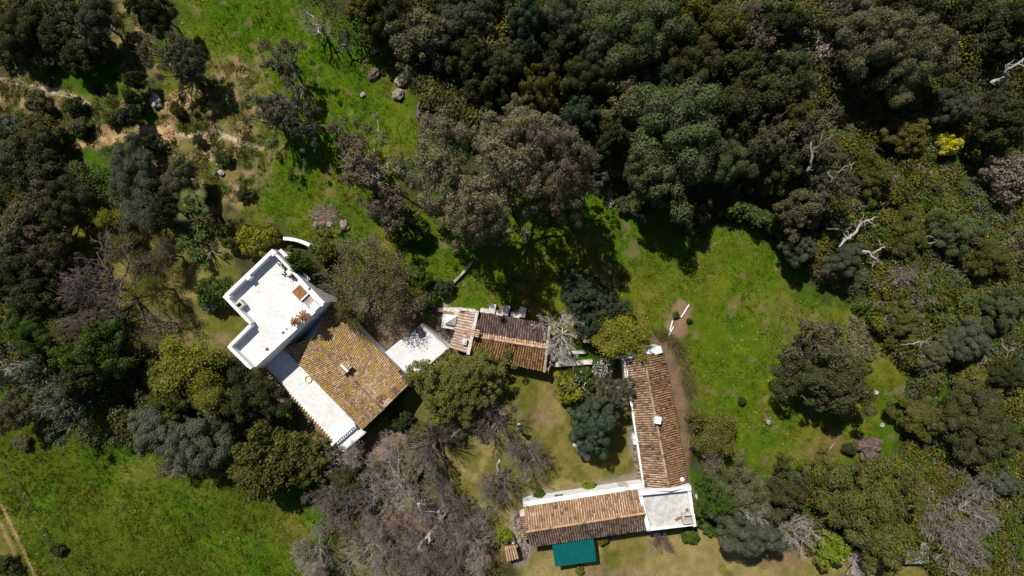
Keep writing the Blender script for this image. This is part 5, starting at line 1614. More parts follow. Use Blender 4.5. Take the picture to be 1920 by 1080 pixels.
# --- the great wood
T('oak', 800, 72, 62, 10, 'gy', 'grey-olive oak standing over the pale boulders')
T('oak', 860, 55, 58, 10, 'gg', 'grey-green oak behind the one over the boulders')
T('oak', 885, 112, 54, 10, 'dk', 'dark oak in the wood above the huge brown rock')
T('oak', 912, 178, 42, 9, 'dk', 'dark oak directly beside the huge brown rock')
T('oak', 855, 0, 46, 9, 'ol2', 'olive oak on the top edge above the boulders')
T('lobed', 940, 130, 50, 10, 'dk', 'dark lobed crown in the wood, above the yellow-olive one')
T('oak', 925, 10, 44, 9, 'gy', 'grey oak at the top edge beside the blue-green crown')
T('lobed', 988, 40, 40, 10, 'bl', 'blue-green crown next to the soft silver-grey one')
T('feather', 1062, 28, 52, 12, 'gg', 'soft silver-grey crown at the top edge of the wood')
T('oak', 985, 105, 34, 9, 'bl', 'small blue-green crown below the silver-grey one')
T('oak', 1045, 100, 42, 9, 'dk', 'dark crown directly below the silver-grey one')
T('lobed', 1188, 68, 88, 13, 'gn', 'broad dark green crown of many rounded lobes near the top edge')
T('lobed', 1120, 92, 46, 11, 'gg', 'smooth grey-green crown leaning against the broad lobed one')
T('oak', 1298, 32, 46, 10, 'ol', 'yellowish olive tree at the top edge beside the broad lobed crown')
T('oak', 1345, 62, 52, 10, 'ol2', 'olive crown in the upper wood between the yellowish tree and twig-flecked oaks')
T('cork', 1410, 50, 60, 10, 'br2', 'brownish oak flecked with twigs at the top edge')
T('lobed', 1300, 130, 54, 11, 'dk', 'dark grey crown in the heart of the upper wood')
T('oak', 1385, 130, 50, 10, 'dk', 'dark oak beside a black gap in the upper wood')
T('oak', 1012, 172, 46, 10, 'ol', 'yellow-olive crown at the inner edge of the wood')
T('lobed', 1095, 150, 48, 10, 'dk', 'dark crown between the yellow-olive and the olive-dark one')
T('lobed', 1085, 222, 42, 10, 'bl', 'deep blue-green crown overhanging the grass strip')
T('oak', 1188, 200, 58, 10, 'gy', 'dull olive crown just above the huge bright green one')
T('oak', 1240, 152, 42, 9, 'bl', 'bluish dark crown beside the dark grey heart of the wood')
T('lobed', 1262, 258, 98, 14, 'gn', 'huge bright green cauliflower-like crown beside the clearing')
T('lobed', 1345, 300, 58, 9, 'gn', 'second lobed green crown overhanging the clearing shadow')
T('lobed', 1222, 330, 52, 12, 'gn', 'green lobed crown nearest the grassy nook')
T('oak', 1140, 262, 40, 9, 'dk2', 'almost black crown above the grass strip')
T('oak', 1365, 212, 54, 11, 'dk', 'dark greyish oak next to the huge bright crown')
T('oak', 1428, 190, 56, 11, 'dk', 'dark oak in the wood beside the olive scrub')
T('cork', 1418, 260, 50, 11, 'gy', 'greyish oak flecked with dead twigs in the wood')
T('oak', 1432, 318, 42, 5, 'ol2', 'olive crown just above the bright curved hedge')
T('oak', 1372, 340, 30, 4.5, 'dk', 'dark crown hanging over the curved hedge')
T('oak', 1308, 392, 32, 6, 'dk', 'dark crown with a black shadow on the clearing edge')
T('oak', 1465, 50, 46, 10, 'dk2', 'blackish oak at the top edge past the brownish one')
T('oak', 1478, 128, 42, 9, 'gn', 'green crown beside the pinkish blossoming bush')
T('shrub', 1532, 92, 42, 5, 'pk', 'pale pinkish blossoming bush in the upper wood')
T('lobed', 1645, 75, 66, 12, 'gy', 'wide grey-olive oak with a black shadow below it')
T('lobed', 1720, 98, 66, 12, 'gy', 'twin grey-olive oak beside the wide shadowing one')
T('oak', 1700, 30, 54, 11, 'dk', 'dark crown at the top edge behind the twin grey oaks')
T('oak', 1580, 18, 40, 9, 'br2', 'brownish crown at the top edge beside a dark gap')
T('shrub', 1782, 60, 16, 3, 'yel', 'small yellow-flowering bush in the upper scrub')
T('shrub', 1780, 272, 21, 3.5, 'yel', 'bright yellow flowering bush in the olive scrub')
T('oak', 1838, 45, 48, 9, 'dk', 'dark tree in the far upper corner of the scrub')
T('oak', 1895, 40, 44, 9, 'dk2', 'blackish tree at the corner edge of the scrub')
T('lobed', 1792, 195, 40, 6, 'gg', 'grey-green bush below the twin grey oaks')
T('shrub', 1835, 205, 30, 4, 'gy', 'dusty grey bush next to the grey-green one near the snag')
T('oak', 1880, 225, 50, 8, 'dk2', 'dark tree below the bleached snag')
T('cork', 1520, 262, 66, 10, 'gy', 'oak full of dead white twigs, upper of two')
T('cork', 1555, 322, 60, 10, 'gy', 'oak full of dead white twigs, lower of two, above the clearing')
T('oak', 1480, 220, 46, 9, 'ol2', 'olive crown in the upper wood before the white-twigged oaks')
T('oak', 1505, 388, 46, 9, 'gy', 'oak at the clearing corner with rusty leaves at its edge')
T('oak', 1470, 300, 44, 7, 'dk', 'dark crown beside the white-twigged oaks')
T('lobed', 1500, 468, 30, 6, 'gg', 'grey-green rounded tree on the clearing edge')
T('lobed', 1586, 488, 32, 6, 'gg', 'grey-green bush under the fallen bleached branches')
T('shrub', 1885, 335, 46, 5, 'br2', 'brown-grey thicket bush at the far edge')
# --- grey brown group in the middle
T('feather', 828, 310, 82, 15, 'br', 'grey-brown feathery crown nearest the huge brown rock')
T('feather', 945, 335, 100, 22, 'br', 'tallest grey-brown feathery tree, throwing the big shadow')
T('feather', 905, 410, 66, 19, 'br', 'grey-brown feathery crown at the edge of the bright grass')
T('feather', 1050, 315, 72, 22, 'br2', 'mauve-grey feathery crown beside the grass strip')
T('feather', 975, 250, 66, 14, 'br', 'brownish feathery crown at the wood side of the group')
T('feather', 1100, 355, 36, 11, 'br2', 'small mauve-grey crown at the end of the group')
T('conifer', 1085, 552, 42, 6, 'bl', 'dark blue-green conifer in the big shadow behind the cottage', 'dark')
T('conifer', 1138, 575, 40, 6, 'bl', 'blue-green conifer just above the yellow-green tree', 'dark')
T('conifer', 1110, 612, 34, 5.5, 'bl', 'dark conifer between the leafless white tree and the yellow-green tree', 'dark')
T('shrub', 1172, 384, 17, 2, 'gg', 'small grey-green bush inside the stone line')
T('shrub', 831, 540, 18, 2.2, 'bl', 'dark round bush in the bright grass above the annex')
T('shrub', 765, 425, 36, 4, 'gr', 'deep green ivy-covered bush beside the twiggy tree')
T('shrub', 805, 565, 20, 2.5, 'gr', 'green bush by the retaining wall')
T('shrub', 785, 520, 24, 3, 'gr', 'green bush at the shaded side of the twiggy tree')
T('shrub', 803, 596, 12, 1.8, 'lime', 'small bright bush in the paved yard by the annex')
T('twiggy', 668, 520, 86, 12, 'tw', 'large twiggy brown-green tree beside the flat-roofed house', 'brown')
T('twiggy', 744, 556, 76, 13, 'tw', 'second twiggy brown-green tree, nearer the annex', 'brown')
T('twiggy', 642, 594, 54, 9, 'ol', 'budding tree shading the upper corner of the yellow roof', 'brown')
T('shrub', 563, 503, 30, 8.6, 'gr', 'green creeper bush climbing over the parapet')
T('shrub', 588, 541, 24, 7.0, 'ol2', 'tall climbing creeper hiding the wall below the brick bench')
T('shrub', 606, 560, 18, 5.5, 'ol2', 'climbing creeper on the wall corner beside the yellow roof')
T('shrub', 545, 478, 18, 3, 'ol', 'olive shrub between garden wall and flat-roofed house')
T('shrub', 610, 470, 24, 3, 'ol', 'olive bush next to the spiky rosette plants')
# --- clearing
T('cork', 1535, 652, 66, 9, 'gy', 'large spreading oak in the clearing, upper crown of the pair')
T('oak', 1565, 718, 68, 9, 'dk', 'large spreading oak in the clearing, lower crown with brown undergrowth')
T('oak', 1500, 708, 50, 8, 'dk', 'oak crown on the meadow side of the spreading pair')
T('shrub', 1392, 752, 8, 1.2, 'bush', 'tiny dark bush beside the line of stones in the grass')
T('shrub', 1268, 592, 7, 0.8, 'gr', 'little green plant in the dug garden bed')
T('shrub', 1293, 601, 6, 0.8, 'gr', 'tiny green plant at the rim of the dug bed')
T('shrub', 1592, 842, 14, 1.5, 'bush', 'small dark bush beside the big weathered boulder')
T('spring', 1172, 630, 58, 8.5, 'yg', 'yellow-green spring tree shading the end of the long wing', 'brown')
T('spring', 1340, 815, 58, 7, 'ol', 'yellow-green leafing tree beside the long wing', 'brown')
T('dry', 1335, 865, 40, 5, 'br2', 'brown-twigged shrub tree below the yellow-green one beside the long wing', 'brown')
T('open', 1060, 632, 72, 9.5, 'br', 'leafless white-twigged tree spreading over the cottage gable', 'pale')
T('shrub', 1132, 694, 22, 2.5, 'gg', 'bush of white blossom between cottage and long wing')
T('shrub', 1060, 722, 34, 3.2, 'yg', 'yellow-green shrub in front of the cottage gable')
T('shrub', 1092, 708, 24, 2.8, 'gr', 'green shrub beside the white blossoming bush')
T('conifer', 1145, 742, 42, 6.5, 'gg', 'grey-green tree against the long wing wall')
T('lobed', 1114, 796, 50, 7.5, 'bl', 'dark green tree with a white forked trunk in the courtyard', 'pale')
T('conifer', 850, 716, 76, 8, 'cone', 'soft olive conifer at the end of the cottage, upper crown', 'brown')
T('conifer', 878, 742, 60, 7, 'cone', 'soft olive conifer overhanging the courtyard, lower crown', 'brown')
T('dome', 752, 788, 22, 3, 'bush', 'dark green round bush in the shade behind the tiled house')
T('spray', 815, 830, 62, 6, 'ol', 'fan of brown leafless rods beside the dark round bush', 'brown')
T('spray', 925, 792, 60, 6, 'ol', 'fan of brown rods below the soft conifers', 'brown')
T('spray', 930, 905, 56, 6, 'ol', 'fan of brown rods over the lower lawn, with pale trunk', 'brown')
T('spray', 995, 850, 54, 6, 'ol', 'fan of brown rods nearest the courtyard tree', 'brown')
T('dome', 790, 822, 34, 3.2, 'ol2', 'olive bush under the fan of brown rods')
T('shrub', 760, 880, 32, 2, 'ol', 'low olive shrub at the edge of the bare yard')
T('shrub', 700, 900, 34, 2.2, 'ol2', 'low dark shrub below the veranda end')
T('shrub', 815, 892, 22, 1.6, 'gr', 'spreading green plant below the fan of rods')
T('shrub', 1105, 913, 12, 1.1, 'lime', 'small bright green shrub at the low wing courtyard wall')
T('shrub', 1131, 921, 6, 0.8, 'gg', 'tiny grey potted plant at the low wing wall')
T('shrub', 1012, 930, 14, 1.4, 'gr', 'small green shrub by the corner of the low wing')
T('shrub', 1130, 1014, 12, 1.3, 'ol', 'little olive shrub beside the green awning')
T('shrub', 1086, 1069, 10, 1.0, 'yg', 'small yellow-green plant in front of the green awning')
T('shrub', 946, 1004, 17, 1.8, 'lime', 'bright green shrub above the tiny tiled shelter')
T('shrub', 1298, 1004, 18, 1.6, 'gr', 'dark green low shrub at the corner block foot')
T('shrub', 1325, 985, 26, 1.6, 'gr', 'bright ground-hugging shrub beside the corner block')
T('bare', 1243, 1018, 26, 3.5, 'br', 'small leafless bush below the corner block', 'brown')
# --- garden beside the flat roofed house
T('oak', 58, 418, 54, 8, 'gy', 'grey oak at the picture edge above the garden lawn')
T('lobed', 125, 382, 46, 8, 'dk2', 'dark oak above the garden lawn')
T('oak', 35, 505, 52, 8, 'dk', 'dark oak at the picture edge level with the garden lawn')
T('cork', 98, 470, 44, 8, 'gy', 'brown-tinged oak bordering the garden lawn', 'dark')
T('oak', 70, 560, 46, 8, 'dk', 'dark oak below the bordering one at the garden')
T('spring', 192, 400, 40, 7, 'yg', 'yellow-green tree at the top of the garden lawn')
T('twiggy', 252, 398, 56, 8, 'gg', 'grey twiggy tree beside the yellow-green one at the lawn', 'grey')
T('twiggy', 222, 462, 50, 7, 'ol', 'sparse olive tree in the middle of the garden lawn', 'brown')
T('open', 185, 545, 100, 9, 'br', 'wide leafless pinkish-brown tree over the garden lawn', 'brown')
T('spray', 165, 580, 66, 7, 'br', 'smaller leafless brown tree below the wide pinkish-brown one', 'brown')
T('open', 290, 610, 58, 7, 'br', 'thin leafless brown tree at the house side of the garden lawn', 'brown')
T('twiggy', 302, 478, 46, 7, 'tw', 'budding brown tree between garden lawn and yucca clump', 'brown')
T('twiggy', 266, 542, 36, 10, 'yg', 'tall thin yellow-green tree casting long branching shadow on lawn')
T('conifer', 310, 392, 34, 6, 'dk2', 'dark shrub tree behind the fan palm')
T('shrub', 432, 440, 28, 3, 'ol2', 'olive bush next to the spiky yucca clump')
T('shrub', 475, 452, 32, 3.2, 'yg', 'yellow-green shrub at the upper corner of the flat-roofed house')
T('shrub', 508, 440, 24, 2.6, 'yg', 'smaller yellow-green shrub beside the curved garden wall')
T('shrub', 405, 540, 36, 4, 'gr', 'glossy green bush under the flat-roofed house corner')
T('shrub', 392, 572, 16, 1.6, 'gg', 'white-flowering bush below the glossy green bush')
T('lobed', 62, 628, 46, 8, 'gr', 'green tree with yellow tips below the pinkish-brown tree')
T('spring', 118, 640, 52, 8, 'ol', 'olive-yellow feathery tree below the leafless garden tree')
T('oak', 185, 660, 62, 9, 'gr', 'fresh green tree between the garden and yellow-green tree')
T('oak', 155, 705, 46, 8, 'dk', 'dark oak in the shade below the fresh green tree')
T('cork', 40, 690, 62, 8, 'gg', 'grey oak speckled with white twigs at the picture edge', 'silver')
T('cork', 110, 765, 58, 8, 'gg', 'grey oak with mauve twigs above the meadow', 'grey')
T('oak', 28, 768, 36, 6, 'gy', 'grey-brown oak at the picture edge above the meadow')
T('spring', 342, 695, 86, 9.5, 'yg', 'bright yellow-green tree beside the flat-roofed house')
T('spring', 400, 735, 58, 9, 'yg', 'second yellow-green crown leaning towards the veranda')
T('oak', 330, 740, 52, 7, 'ol2', 'olive crown under the bright yellow-green tree')
T('oak', 465, 740, 50, 8, 'dk2', 'dark tree in the shade beside the veranda edge')
T('lobed', 300, 808, 56, 6, 'gg', 'silvery blue-green bush at the meadow edge, outer one')
T('lobed', 372, 832, 66, 7, 'gg', 'silvery blue-green bush at the meadow edge, larger one')
T('twiggy', 325, 875, 40, 2.5, 'pk', 'low mauve twiggy bush fringing the silvery bushes', 'brown')
T('dome', 510, 868, 84, 8, 'ol2', 'big round olive-green bush between meadow and veranda')
T('conifer', 588, 868, 44, 6, 'cone', 'olive bush-tree below the veranda edge')
T('oak', 650, 902, 42, 5, 'dk', 'dark green tree off the end of the veranda')
T('shrub', 536, 775, 12, 1.3, 'lime', 'bright green little shrub under the veranda edge')
T('shrub', 555, 790, 14, 1.3, 'gr', 'small green shrub on the strip below the veranda')
T('shrub', 108, 1030, 14, 1.2, 'bush', 'lone dark bush in the meadow by the fence')
T('shrub', 8, 1062, 24, 2, 'bush', 'dark bush in the lowest corner beside the dirt track')
T('shrub', 38, 830, 16, 1.3, 'gy', 'grey-green shrub at the meadow head by the fence')
# --- leafless group below the house
T('bare', 640, 872, 56, 6.5, 'br', 'leafless pale-branched tree close to the veranda end', 'silver')
T('bare', 640, 955, 78, 8, 'br', 'wide leafless tree at the meadow corner', 'brown')
T('bare', 735, 925, 88, 8, 'br', 'leafless mauve-grey tree above the yellow hose ring', 'grey')
T('bare', 828, 965, 96, 9, 'br', 'largest leafless tree with a thick white trunk', 'brown')
T('bare', 780, 1040, 92, 9, 'br', 'leafless tree at the bottom edge next to yellow hose', 'brown')
T('bare', 880, 1035, 66, 8, 'br', 'leafless tree at the bottom edge near the round pots', 'grey')
T('bare', 690, 1040, 74, 8, 'br', 'leafless tree at the bottom edge over the meadow corner', 'grey')
T('bare', 580, 1045, 62, 7, 'br', 'thin leafless tree at the bottom edge of the meadow', 'grey')
# --- lower corner by the dry lawn
T('conifer', 1345, 935, 48, 7, 'gr', 'green tree behind the satellite dish')
T('oak', 1395, 925, 48, 7, 'gy', 'grey-green tree between the leafing tree and the scrub')
T('lobed', 1400, 1000, 58, 8, 'gg', 'broad grey-green crown shading the edge of the dry lawn')
T('open', 1405, 945, 50, 9.5, 'br', 'bleached leafless twigs standing over the grey-green crowns', 'pale')
T('oak', 1475, 915, 44, 7, 'dk', 'dark crown at the scrub edge above the bleached bush')
T('open', 1490, 1000, 54, 5, 'br', 'bleached leafless bush beside the lime-green bush', 'silver')
T('shrub', 1556, 1030, 38, 4.2, 'lime', 'vivid lime-green round bush at the edge of the dry lawn')
T('oak', 1640, 940, 84, 8, 'ol2', 'big olive crown in the lower scrub, upper half of its clump')
T('oak', 1650, 1000, 66, 8, 'ol2', 'big olive crown above the speckled sheet shelter')
T('spray', 1615, 1062, 40, 4, 'br', 'pale dry rods sticking out below the olive crown', 'silver')
T('open', 1835, 970, 78, 8, 'br', 'great bleached leafless tree in the lower scrub', 'grey')
T('bare', 1810, 1000, 56, 6.5, 'br', 'grey leafless tree among the two bleached ones in the lower scrub', 'grey')
T('open', 1815, 1050, 62, 7, 'br', 'bleached leafless tree at the bottom edge past the sheet shelter', 'grey')
T('lobed', 1830, 792, 70, 6, 'dk', 'wide dark rounded oak standing in the lower scrub')
T('oak', 1880, 820, 36, 4.8, 'dk', 'dark oak against the wide rounded one in the scrub')
T('lobed', 1812, 640, 42, 5.5, 'gg', 'grey-green rounded bush in the middle scrub')
T('oak', 1755, 660, 32, 4.0, 'gy', 'twig-flecked grey bush beside the grey-green one in the scrub')
T('oak', 1880, 580, 40, 4.8, 'gn', 'green tree at the far edge of the middle scrub')
T('oak', 1870, 905, 36, 4.0, 'gg', 'greyish tree above the great bleached one')
T('shrub', 1820, 715, 36, 3, 'ol', 'golden-olive bush in the middle scrub')
T('oak', 1890, 700, 32, 4.0, 'dk2', 'dark tree at the far edge below the golden-olive bush')
T('oak', 1690, 600, 35, 4.0, 'ol2', 'olive bush-tree below the dry twig thicket')
T('bare', 1715, 535, 58, 4.5, 'br', 'grey thicket of dry twigs in the scrub beside the clearing', 'grey')
T('oak', 1800, 440, 44, 4.8, 'gn', 'green broad tree in the upper scrub')
T('oak', 1700, 440, 40, 4.4, 'ol2', 'olive crown behind the bleached fallen branches')
T('oak', 1640, 330, 40, 5.6, 'ol2', 'olive crown below the twin grey oaks')
T('oak', 1700, 250, 38, 4.8, 'ol', 'yellowish crown near the bright yellow bush')
T('oak', 1850, 480, 40, 4.8, 'ol2', 'olive crown at the far edge of the upper scrub')
T('oak', 1720, 780, 40, 4.0, 'ol2', 'olive crown beside the grass strip and the lower scrub')
T('oak', 1550, 900, 46, 5, 'ol', 'yellow-olive crown below the forked log')

# palms and rosettes
def palm(u, v, H, label):
    x, y = P(u, v, H)
    root = empty('fan_palm', (x, y, -0.1), label, 'palm')
    lv, st = palm_mesh('fronds', 5, 26, 1.35, 15)
    mb = MB(); mb.tube([(0, 0, -0.2), (0.05, 0, H * .5), (0, 0, H)], [0.24, 0.2, 0.2], 8); inst('trunk', mb.mesh('palm_trunk', M['bark'], True), root, BARK['brown'])
    f = inst('fronds', lv, root, (0.15, 0.18, 0.04)); f.location = (0, 0, H)
    s = inst('stalks', st, root, (0.16, 0.2, 0.06)); s.location = (0, 0, H)
palm(361, 388, 6.0, 'fan palm with pale green fronds above the yucca clump')
for u, v, hd, L, lab, sc in ((362, 448, 13, 0.75, 'clump of spiky green yucca heads below the fan palm', 1.0), (384, 468, 8, 0.7, 'spiky yucca clump beside the dark garden corner', 1.0),
                             (592, 440, 2, 0.8, 'small dark spiky palm plant by the curved garden wall', 0.9), (590, 466, 2, 0.75, 'lower spiky plant next to the twiggy tree', 0.8)):
    root = empty('yucca', (*P(u, v, 1.5), -0.1), lab, 'yucca', None, 0, (sc, sc, 1))
    me = rosette_mesh('yucca_blades', int(u), hd, L); inst('blades', me, root, (0.1, 0.15, 0.03))
    mb = MB(); rd = random.Random(int(u))
    for k in range(hd):
        c = Vector((rd.gauss(0, .7), rd.gauss(0, .7), 1.6)); mb.tube([(0, 0, -.1), c * .5, c], [.1, .08, .07], 5)
    inst('stem', mb.mesh('yucca_stem', M['bark']), root, BARK['brown'])

# white blossom on two bushes
for (u, v, rp, z, n, lab) in ((1130, 693, 19, 2.6, 190, 'blossom'), (392, 570, 13, 1.7, 200, 'blossom'), (1085, 715, 22, 3.0, 60, 'blossom')):
    x, y = P(u, v, z); r = rp * S
    th = rng.uniform(0, 6.283, n); rr = r * np.sqrt(rng.uniform(0, 1, n))
    ctr = np.stack([x + rr * np.cos(th), y + rr * np.sin(th), z - 0.5 * (rr / r) ** 2 * z * 0.6 + rng.normal(0, .12, n)], -1)
    nor = rng.normal(0, .5, (n, 3)); nor[:, 2] += 1
    V = leaf_quads(ctr, nor, rng.uniform(0.07, 0.15, n), 1.1)
    best = min((o for o in COL.objects if o.name.startswith('shrub') and 'label' in o), key=lambda o: (o.location.x - x) ** 2 + (o.location.y - y) ** 2)
    me = quads_mesh('blossom', V, M['blade'], col=np.tile((0.7, 0.7, 0.66), (n, 1)) * rng.uniform(.8, 1.1, (n, 1)))
    o = inst('blossom', me, best); o.matrix_parent_inverse = best.matrix_basis.inverted()

# fallen bleached trees and snags, drawn limb by limb
def snag(name, limbs, mat, label, cat='dead tree', part_of=None):
    mb = MB(); rd = random.Random(int(limbs[0][0][0][0]))
    for pts, rs in limbs:
        rs = [r * (1.15 if cat == 'tree trunk' else 0.8) for r in rs]
        path0 = [P3(u, v, z) for u, v, z in pts]; path = [path0[0]]; r2 = [rs[0]]
        for i in range(1, len(path0)):
            for t in (0.35, 0.7, 1.0):
                L = (path0[i] - path0[i - 1]).length * (0.07 if t < 1 else 0)
                path.append(path0[i - 1].lerp(path0[i], t) + Vector((rd.gauss(0, L), rd.gauss(0, L), rd.gauss(0, L)))); r2.append((rs[i - 1] + (rs[i] - rs[i - 1]) * t) * rd.uniform(.85, 1.15))
        rs = r2
        for k in range(3 if cat != 'tree trunk' else 1):
            q = path[rd.randrange(len(path) // 2, len(path))]; e = q + Vector((rd.gauss(0, .5), rd.gauss(0, .5), rd.uniform(-.1, .4)))
            mb.tube([q, q.lerp(e, .5) + Vector((rd.gauss(0, .1), rd.gauss(0, .1), 0)), e], [.04, .03, .015], 4)
        mb.tube(path, rs, 7 if rs[0] > .1 else 5)
    o = mb.build(name, M[mat], ROOTS[part_of] if part_of else None, True)
    if part_of: o['label'] = label
    else: tag(o, label, cat)
snag('fallen_tree', [(((1573, 463, 3), (1587, 448, 3.2), (1600, 440, 3.3), (1613, 421, 3.4), (1624, 413, 3.5), (1648, 407, 3.2)), (.14, .17, .19, .17, .12, .05)),
                     (((1600, 440, 3.3), (1583, 447, 3), (1574, 478, 2.2)), (.15, .12, .05)), (((1613, 421, 3.4), (1614, 412, 3.7)), (.1, .06)),
                     (((1585, 446, 3.2), (1580, 432, 3.4), (1561, 429, 3.3)), (.1, .08, .03)), (((1590, 444, 3.2), (1585, 430, 3.5)), (.08, .03)), (((1624, 413, 3.5), (1641, 421, 3.2)), (.1, .05))],
     'pale_wood', 'bleached white branch reaching over the scrub beside the clearing')
snag('fallen_tree', [(((1604, 482, 2.2), (1616, 472, 2.8), (1630, 472, 2.8), (1643, 486, 2.5), (1650, 494, 2.2)), (.15, .18, .17, .13, .06)),
                     (((1634, 475, 2.8), (1650, 468, 3), (1660, 463, 3)), (.13, .1, .07)), (((1643, 486, 2.5), (1635, 496, 2.2)), (.1, .04))],
     'pale_wood', 'lower bleached branch forking above the dry twig thicket')
snag('fallen_tree', [(((1550, 513, 2), (1564, 506, 2.4), (1580, 508, 2.4), (1596, 510, 2.2)), (.04, .08, .1, .1))], 'grey_wood', 'thin grey branch under the grey-green bush')
snag('dead_snag', [(((1875, 196, 0), (1878, 172, 2.5), (1884, 148, 4.5), (1884, 133, 6), (1900, 124, 6.6), (1916, 114, 7.2), (1925, 110, 7.4)), (.34, .3, .27, .2, .17, .13, .1)),
                   (((1884, 147, 4.6), (1870, 150, 5), (1857, 155, 5)), (.24, .22, .2)), (((1884, 133, 6), (1890, 120, 6.6)), (.09, .04)), (((1908, 119, 6.9), (1919, 124, 7.2)), (.08, .03))],
     'pale_wood', 'bleached broken snag standing at the far upper edge')
snag('dead_limb', [(((1520, 312, 9), (1522, 285, 9.5), (1521, 266, 9.8)), (.15, .12, .07)), (((1522, 285, 9.5), (1537, 272, 9.8)), (.08, .03)), (((1512, 322, 8.5), (1520, 312, 9)), (.18, .15))], 'grey_wood', 'grey dead limb rising through the upper white-twigged oak', part_of='oak full of dead white twigs, upper of two')
snag('dead_limb', [(((1552, 322, 9), (1558, 332, 9), (1566, 333, 9)), (.1, .08, .03)), (((1580, 315, 9), (1592, 310, 9.3), (1604, 303, 9.3)), (.1, .08, .04)), (((1566, 333, 9), (1580, 315, 9)), (.04, .08))], 'grey_wood', 'white dead branch lying across the lower white-twigged oak', part_of='oak full of dead white twigs, lower of two, above the clearing')
snag('dead_branch', [(((1730, 446, 2), (1742, 443, 2.4), (1757, 450, 2.2)), (.05, .09, .04)), (((1738, 457, 2), (1759, 456, 2.2)), (.08, .1))], 'grey_wood', 'short dry branches lying on the upper scrub')
snag('dead_branch', [(((1688, 646, 3.2), (1712, 645, 3.4), (1730, 640, 3.6), (1748, 634, 3.6)), (.05, .1, .09, .03))], 'grey_wood', 'grey dry stick beside the twig-flecked grey bush')
snag('dead_branch', [(((1877, 635, 3), (1884, 653, 2.6), (1890, 661, 2.4), (1902, 652, 3)), (.05, .12, .14, .08))], 'grey_wood', 'forked grey dead branch at the far edge of the middle scrub')
snag('forked_trunk', [(((1100, 859, 0), (1092, 850, 1.6), (1082, 845, 3.2), (1075, 834, 4.6)), (.3, .28, .24, .18)), (((1092, 850, 1.6), (1102, 847, 2.6), (1108, 852, 3.4)), (.2, .17, .12))], 'pale_wood', 'white forked trunk leaning out of the dark courtyard tree', 'tree trunk', part_of='dark green tree with a white forked trunk in the courtyard')
snag('white_trunk', [(((836, 990, 0), (832, 975, 2), (830, 962, 4)), (.4, .34, .26)), (((832, 975, 2), (815, 992, 3.4), (806, 1000, 4.2), (803, 1020, 5)), (.22, .2, .17, .1)), (((830, 962, 4), (822, 958, 5)), (.2, .1)), (((806, 1000, 4.2), (788, 1020, 4.6), (784, 1034, 4.8)), (.14, .12, .08)), (((800, 948, 5), (783, 945, 6), (790, 962, 5.4)), (.12, .11, .06))], 'pale_wood', 'thick white trunk and crooked limbs among the leafless trees', 'tree trunk', part_of='largest leafless tree with a thick white trunk')
snag('pollard_trunk', [(((933, 893, 0.5), (935, 880, 2), (937, 862, 3.6)), (.2, .18, .1))], 'pale_wood', 'pale pollard trunk in the fan of rods over the lower lawn', 'tree trunk', part_of='fan of brown rods over the lower lawn, with pale trunk')
snag('pollard_trunk', [(((980, 810, 1), (974, 800, 3), (972, 795, 4)), (.15, .2, .12))], 'pale_wood', 'pale pollard stub beside the rods nearest the courtyard tree', 'tree trunk', part_of='fan of brown rods nearest the courtyard tree')
snag('pollard_trunk', [(((862, 806, 2), (852, 812, 3), (847, 822, 3.4)), (.18, .16, .08))], 'pale_wood', 'pale pollard stub below the soft conifers', 'tree trunk', part_of='fan of brown rods below the soft conifers')

# curved hedge by the clearing
hp = gp((1360, 398), (1395, 402), (1425, 412), (1450, 432), (1468, 455))
C = []
for i in range(len(hp) - 1):
    for t in np.linspace(0, 1, 9)[:-1]:
        for q in range(3):
            C.append((hp[i][0] + (hp[i + 1][0] - hp[i][0]) * t + rng.normal(0, .35), hp[i][1] + (hp[i + 1][1] - hp[i][1]) * t + rng.normal(0, .4), rng.uniform(0.8, 3.0)))
C = np.array(C); R = rng.uniform(0.4, 0.65, len(C))
V, rep = lobe_leaves(C, R, 300, 0.17)
o = inst('hedge', quads_mesh('hedge', V, M['leaf'], rng.uniform(0, 1, len(rep)), rng.uniform(0, 1, len(C))[rep]), None, CO['lime'] if False else (0.07, 0.11, 0.012))
tag(o, 'bright green curved hedge of creepers along the clearing edge', 'hedge')

# thorny creeper heap along the path beside the long wing
mb = MB(); rd = random.Random(5)
bp = [Vector(P(*p)) for p in ((1222, 620), (1250, 632), (1272, 655), (1288, 690), (1300, 735))]
for k in range(230):
    t = rd.random() * 3.999; i = int(t); c = bp[i].lerp(bp[i + 1], t - i)
    p = Vector((c.x + rd.gauss(0, .35), c.y + rd.gauss(0, .35), rd.uniform(0.05, 0.7)))
    d = (bp[i + 1] - bp[i]).normalized(); a = math.atan2(d.y, d.x) + rd.gauss(0, .5); L = rd.uniform(.5, 1.5)
    mb.tube([p, p + Vector((math.cos(a) * L * .5, math.sin(a) * L * .5, rd.uniform(0, .3))), p + Vector((math.cos(a) * L, math.sin(a) * L, rd.uniform(-.1, .2)))], [0.018, 0.014, 0.01], 3, rd.random(), False)
o = mb.build('dry_creeper', M['wood'], None); tag(o, 'long heap of dry brown creeper along the curved path by the long wing', 'creeper')

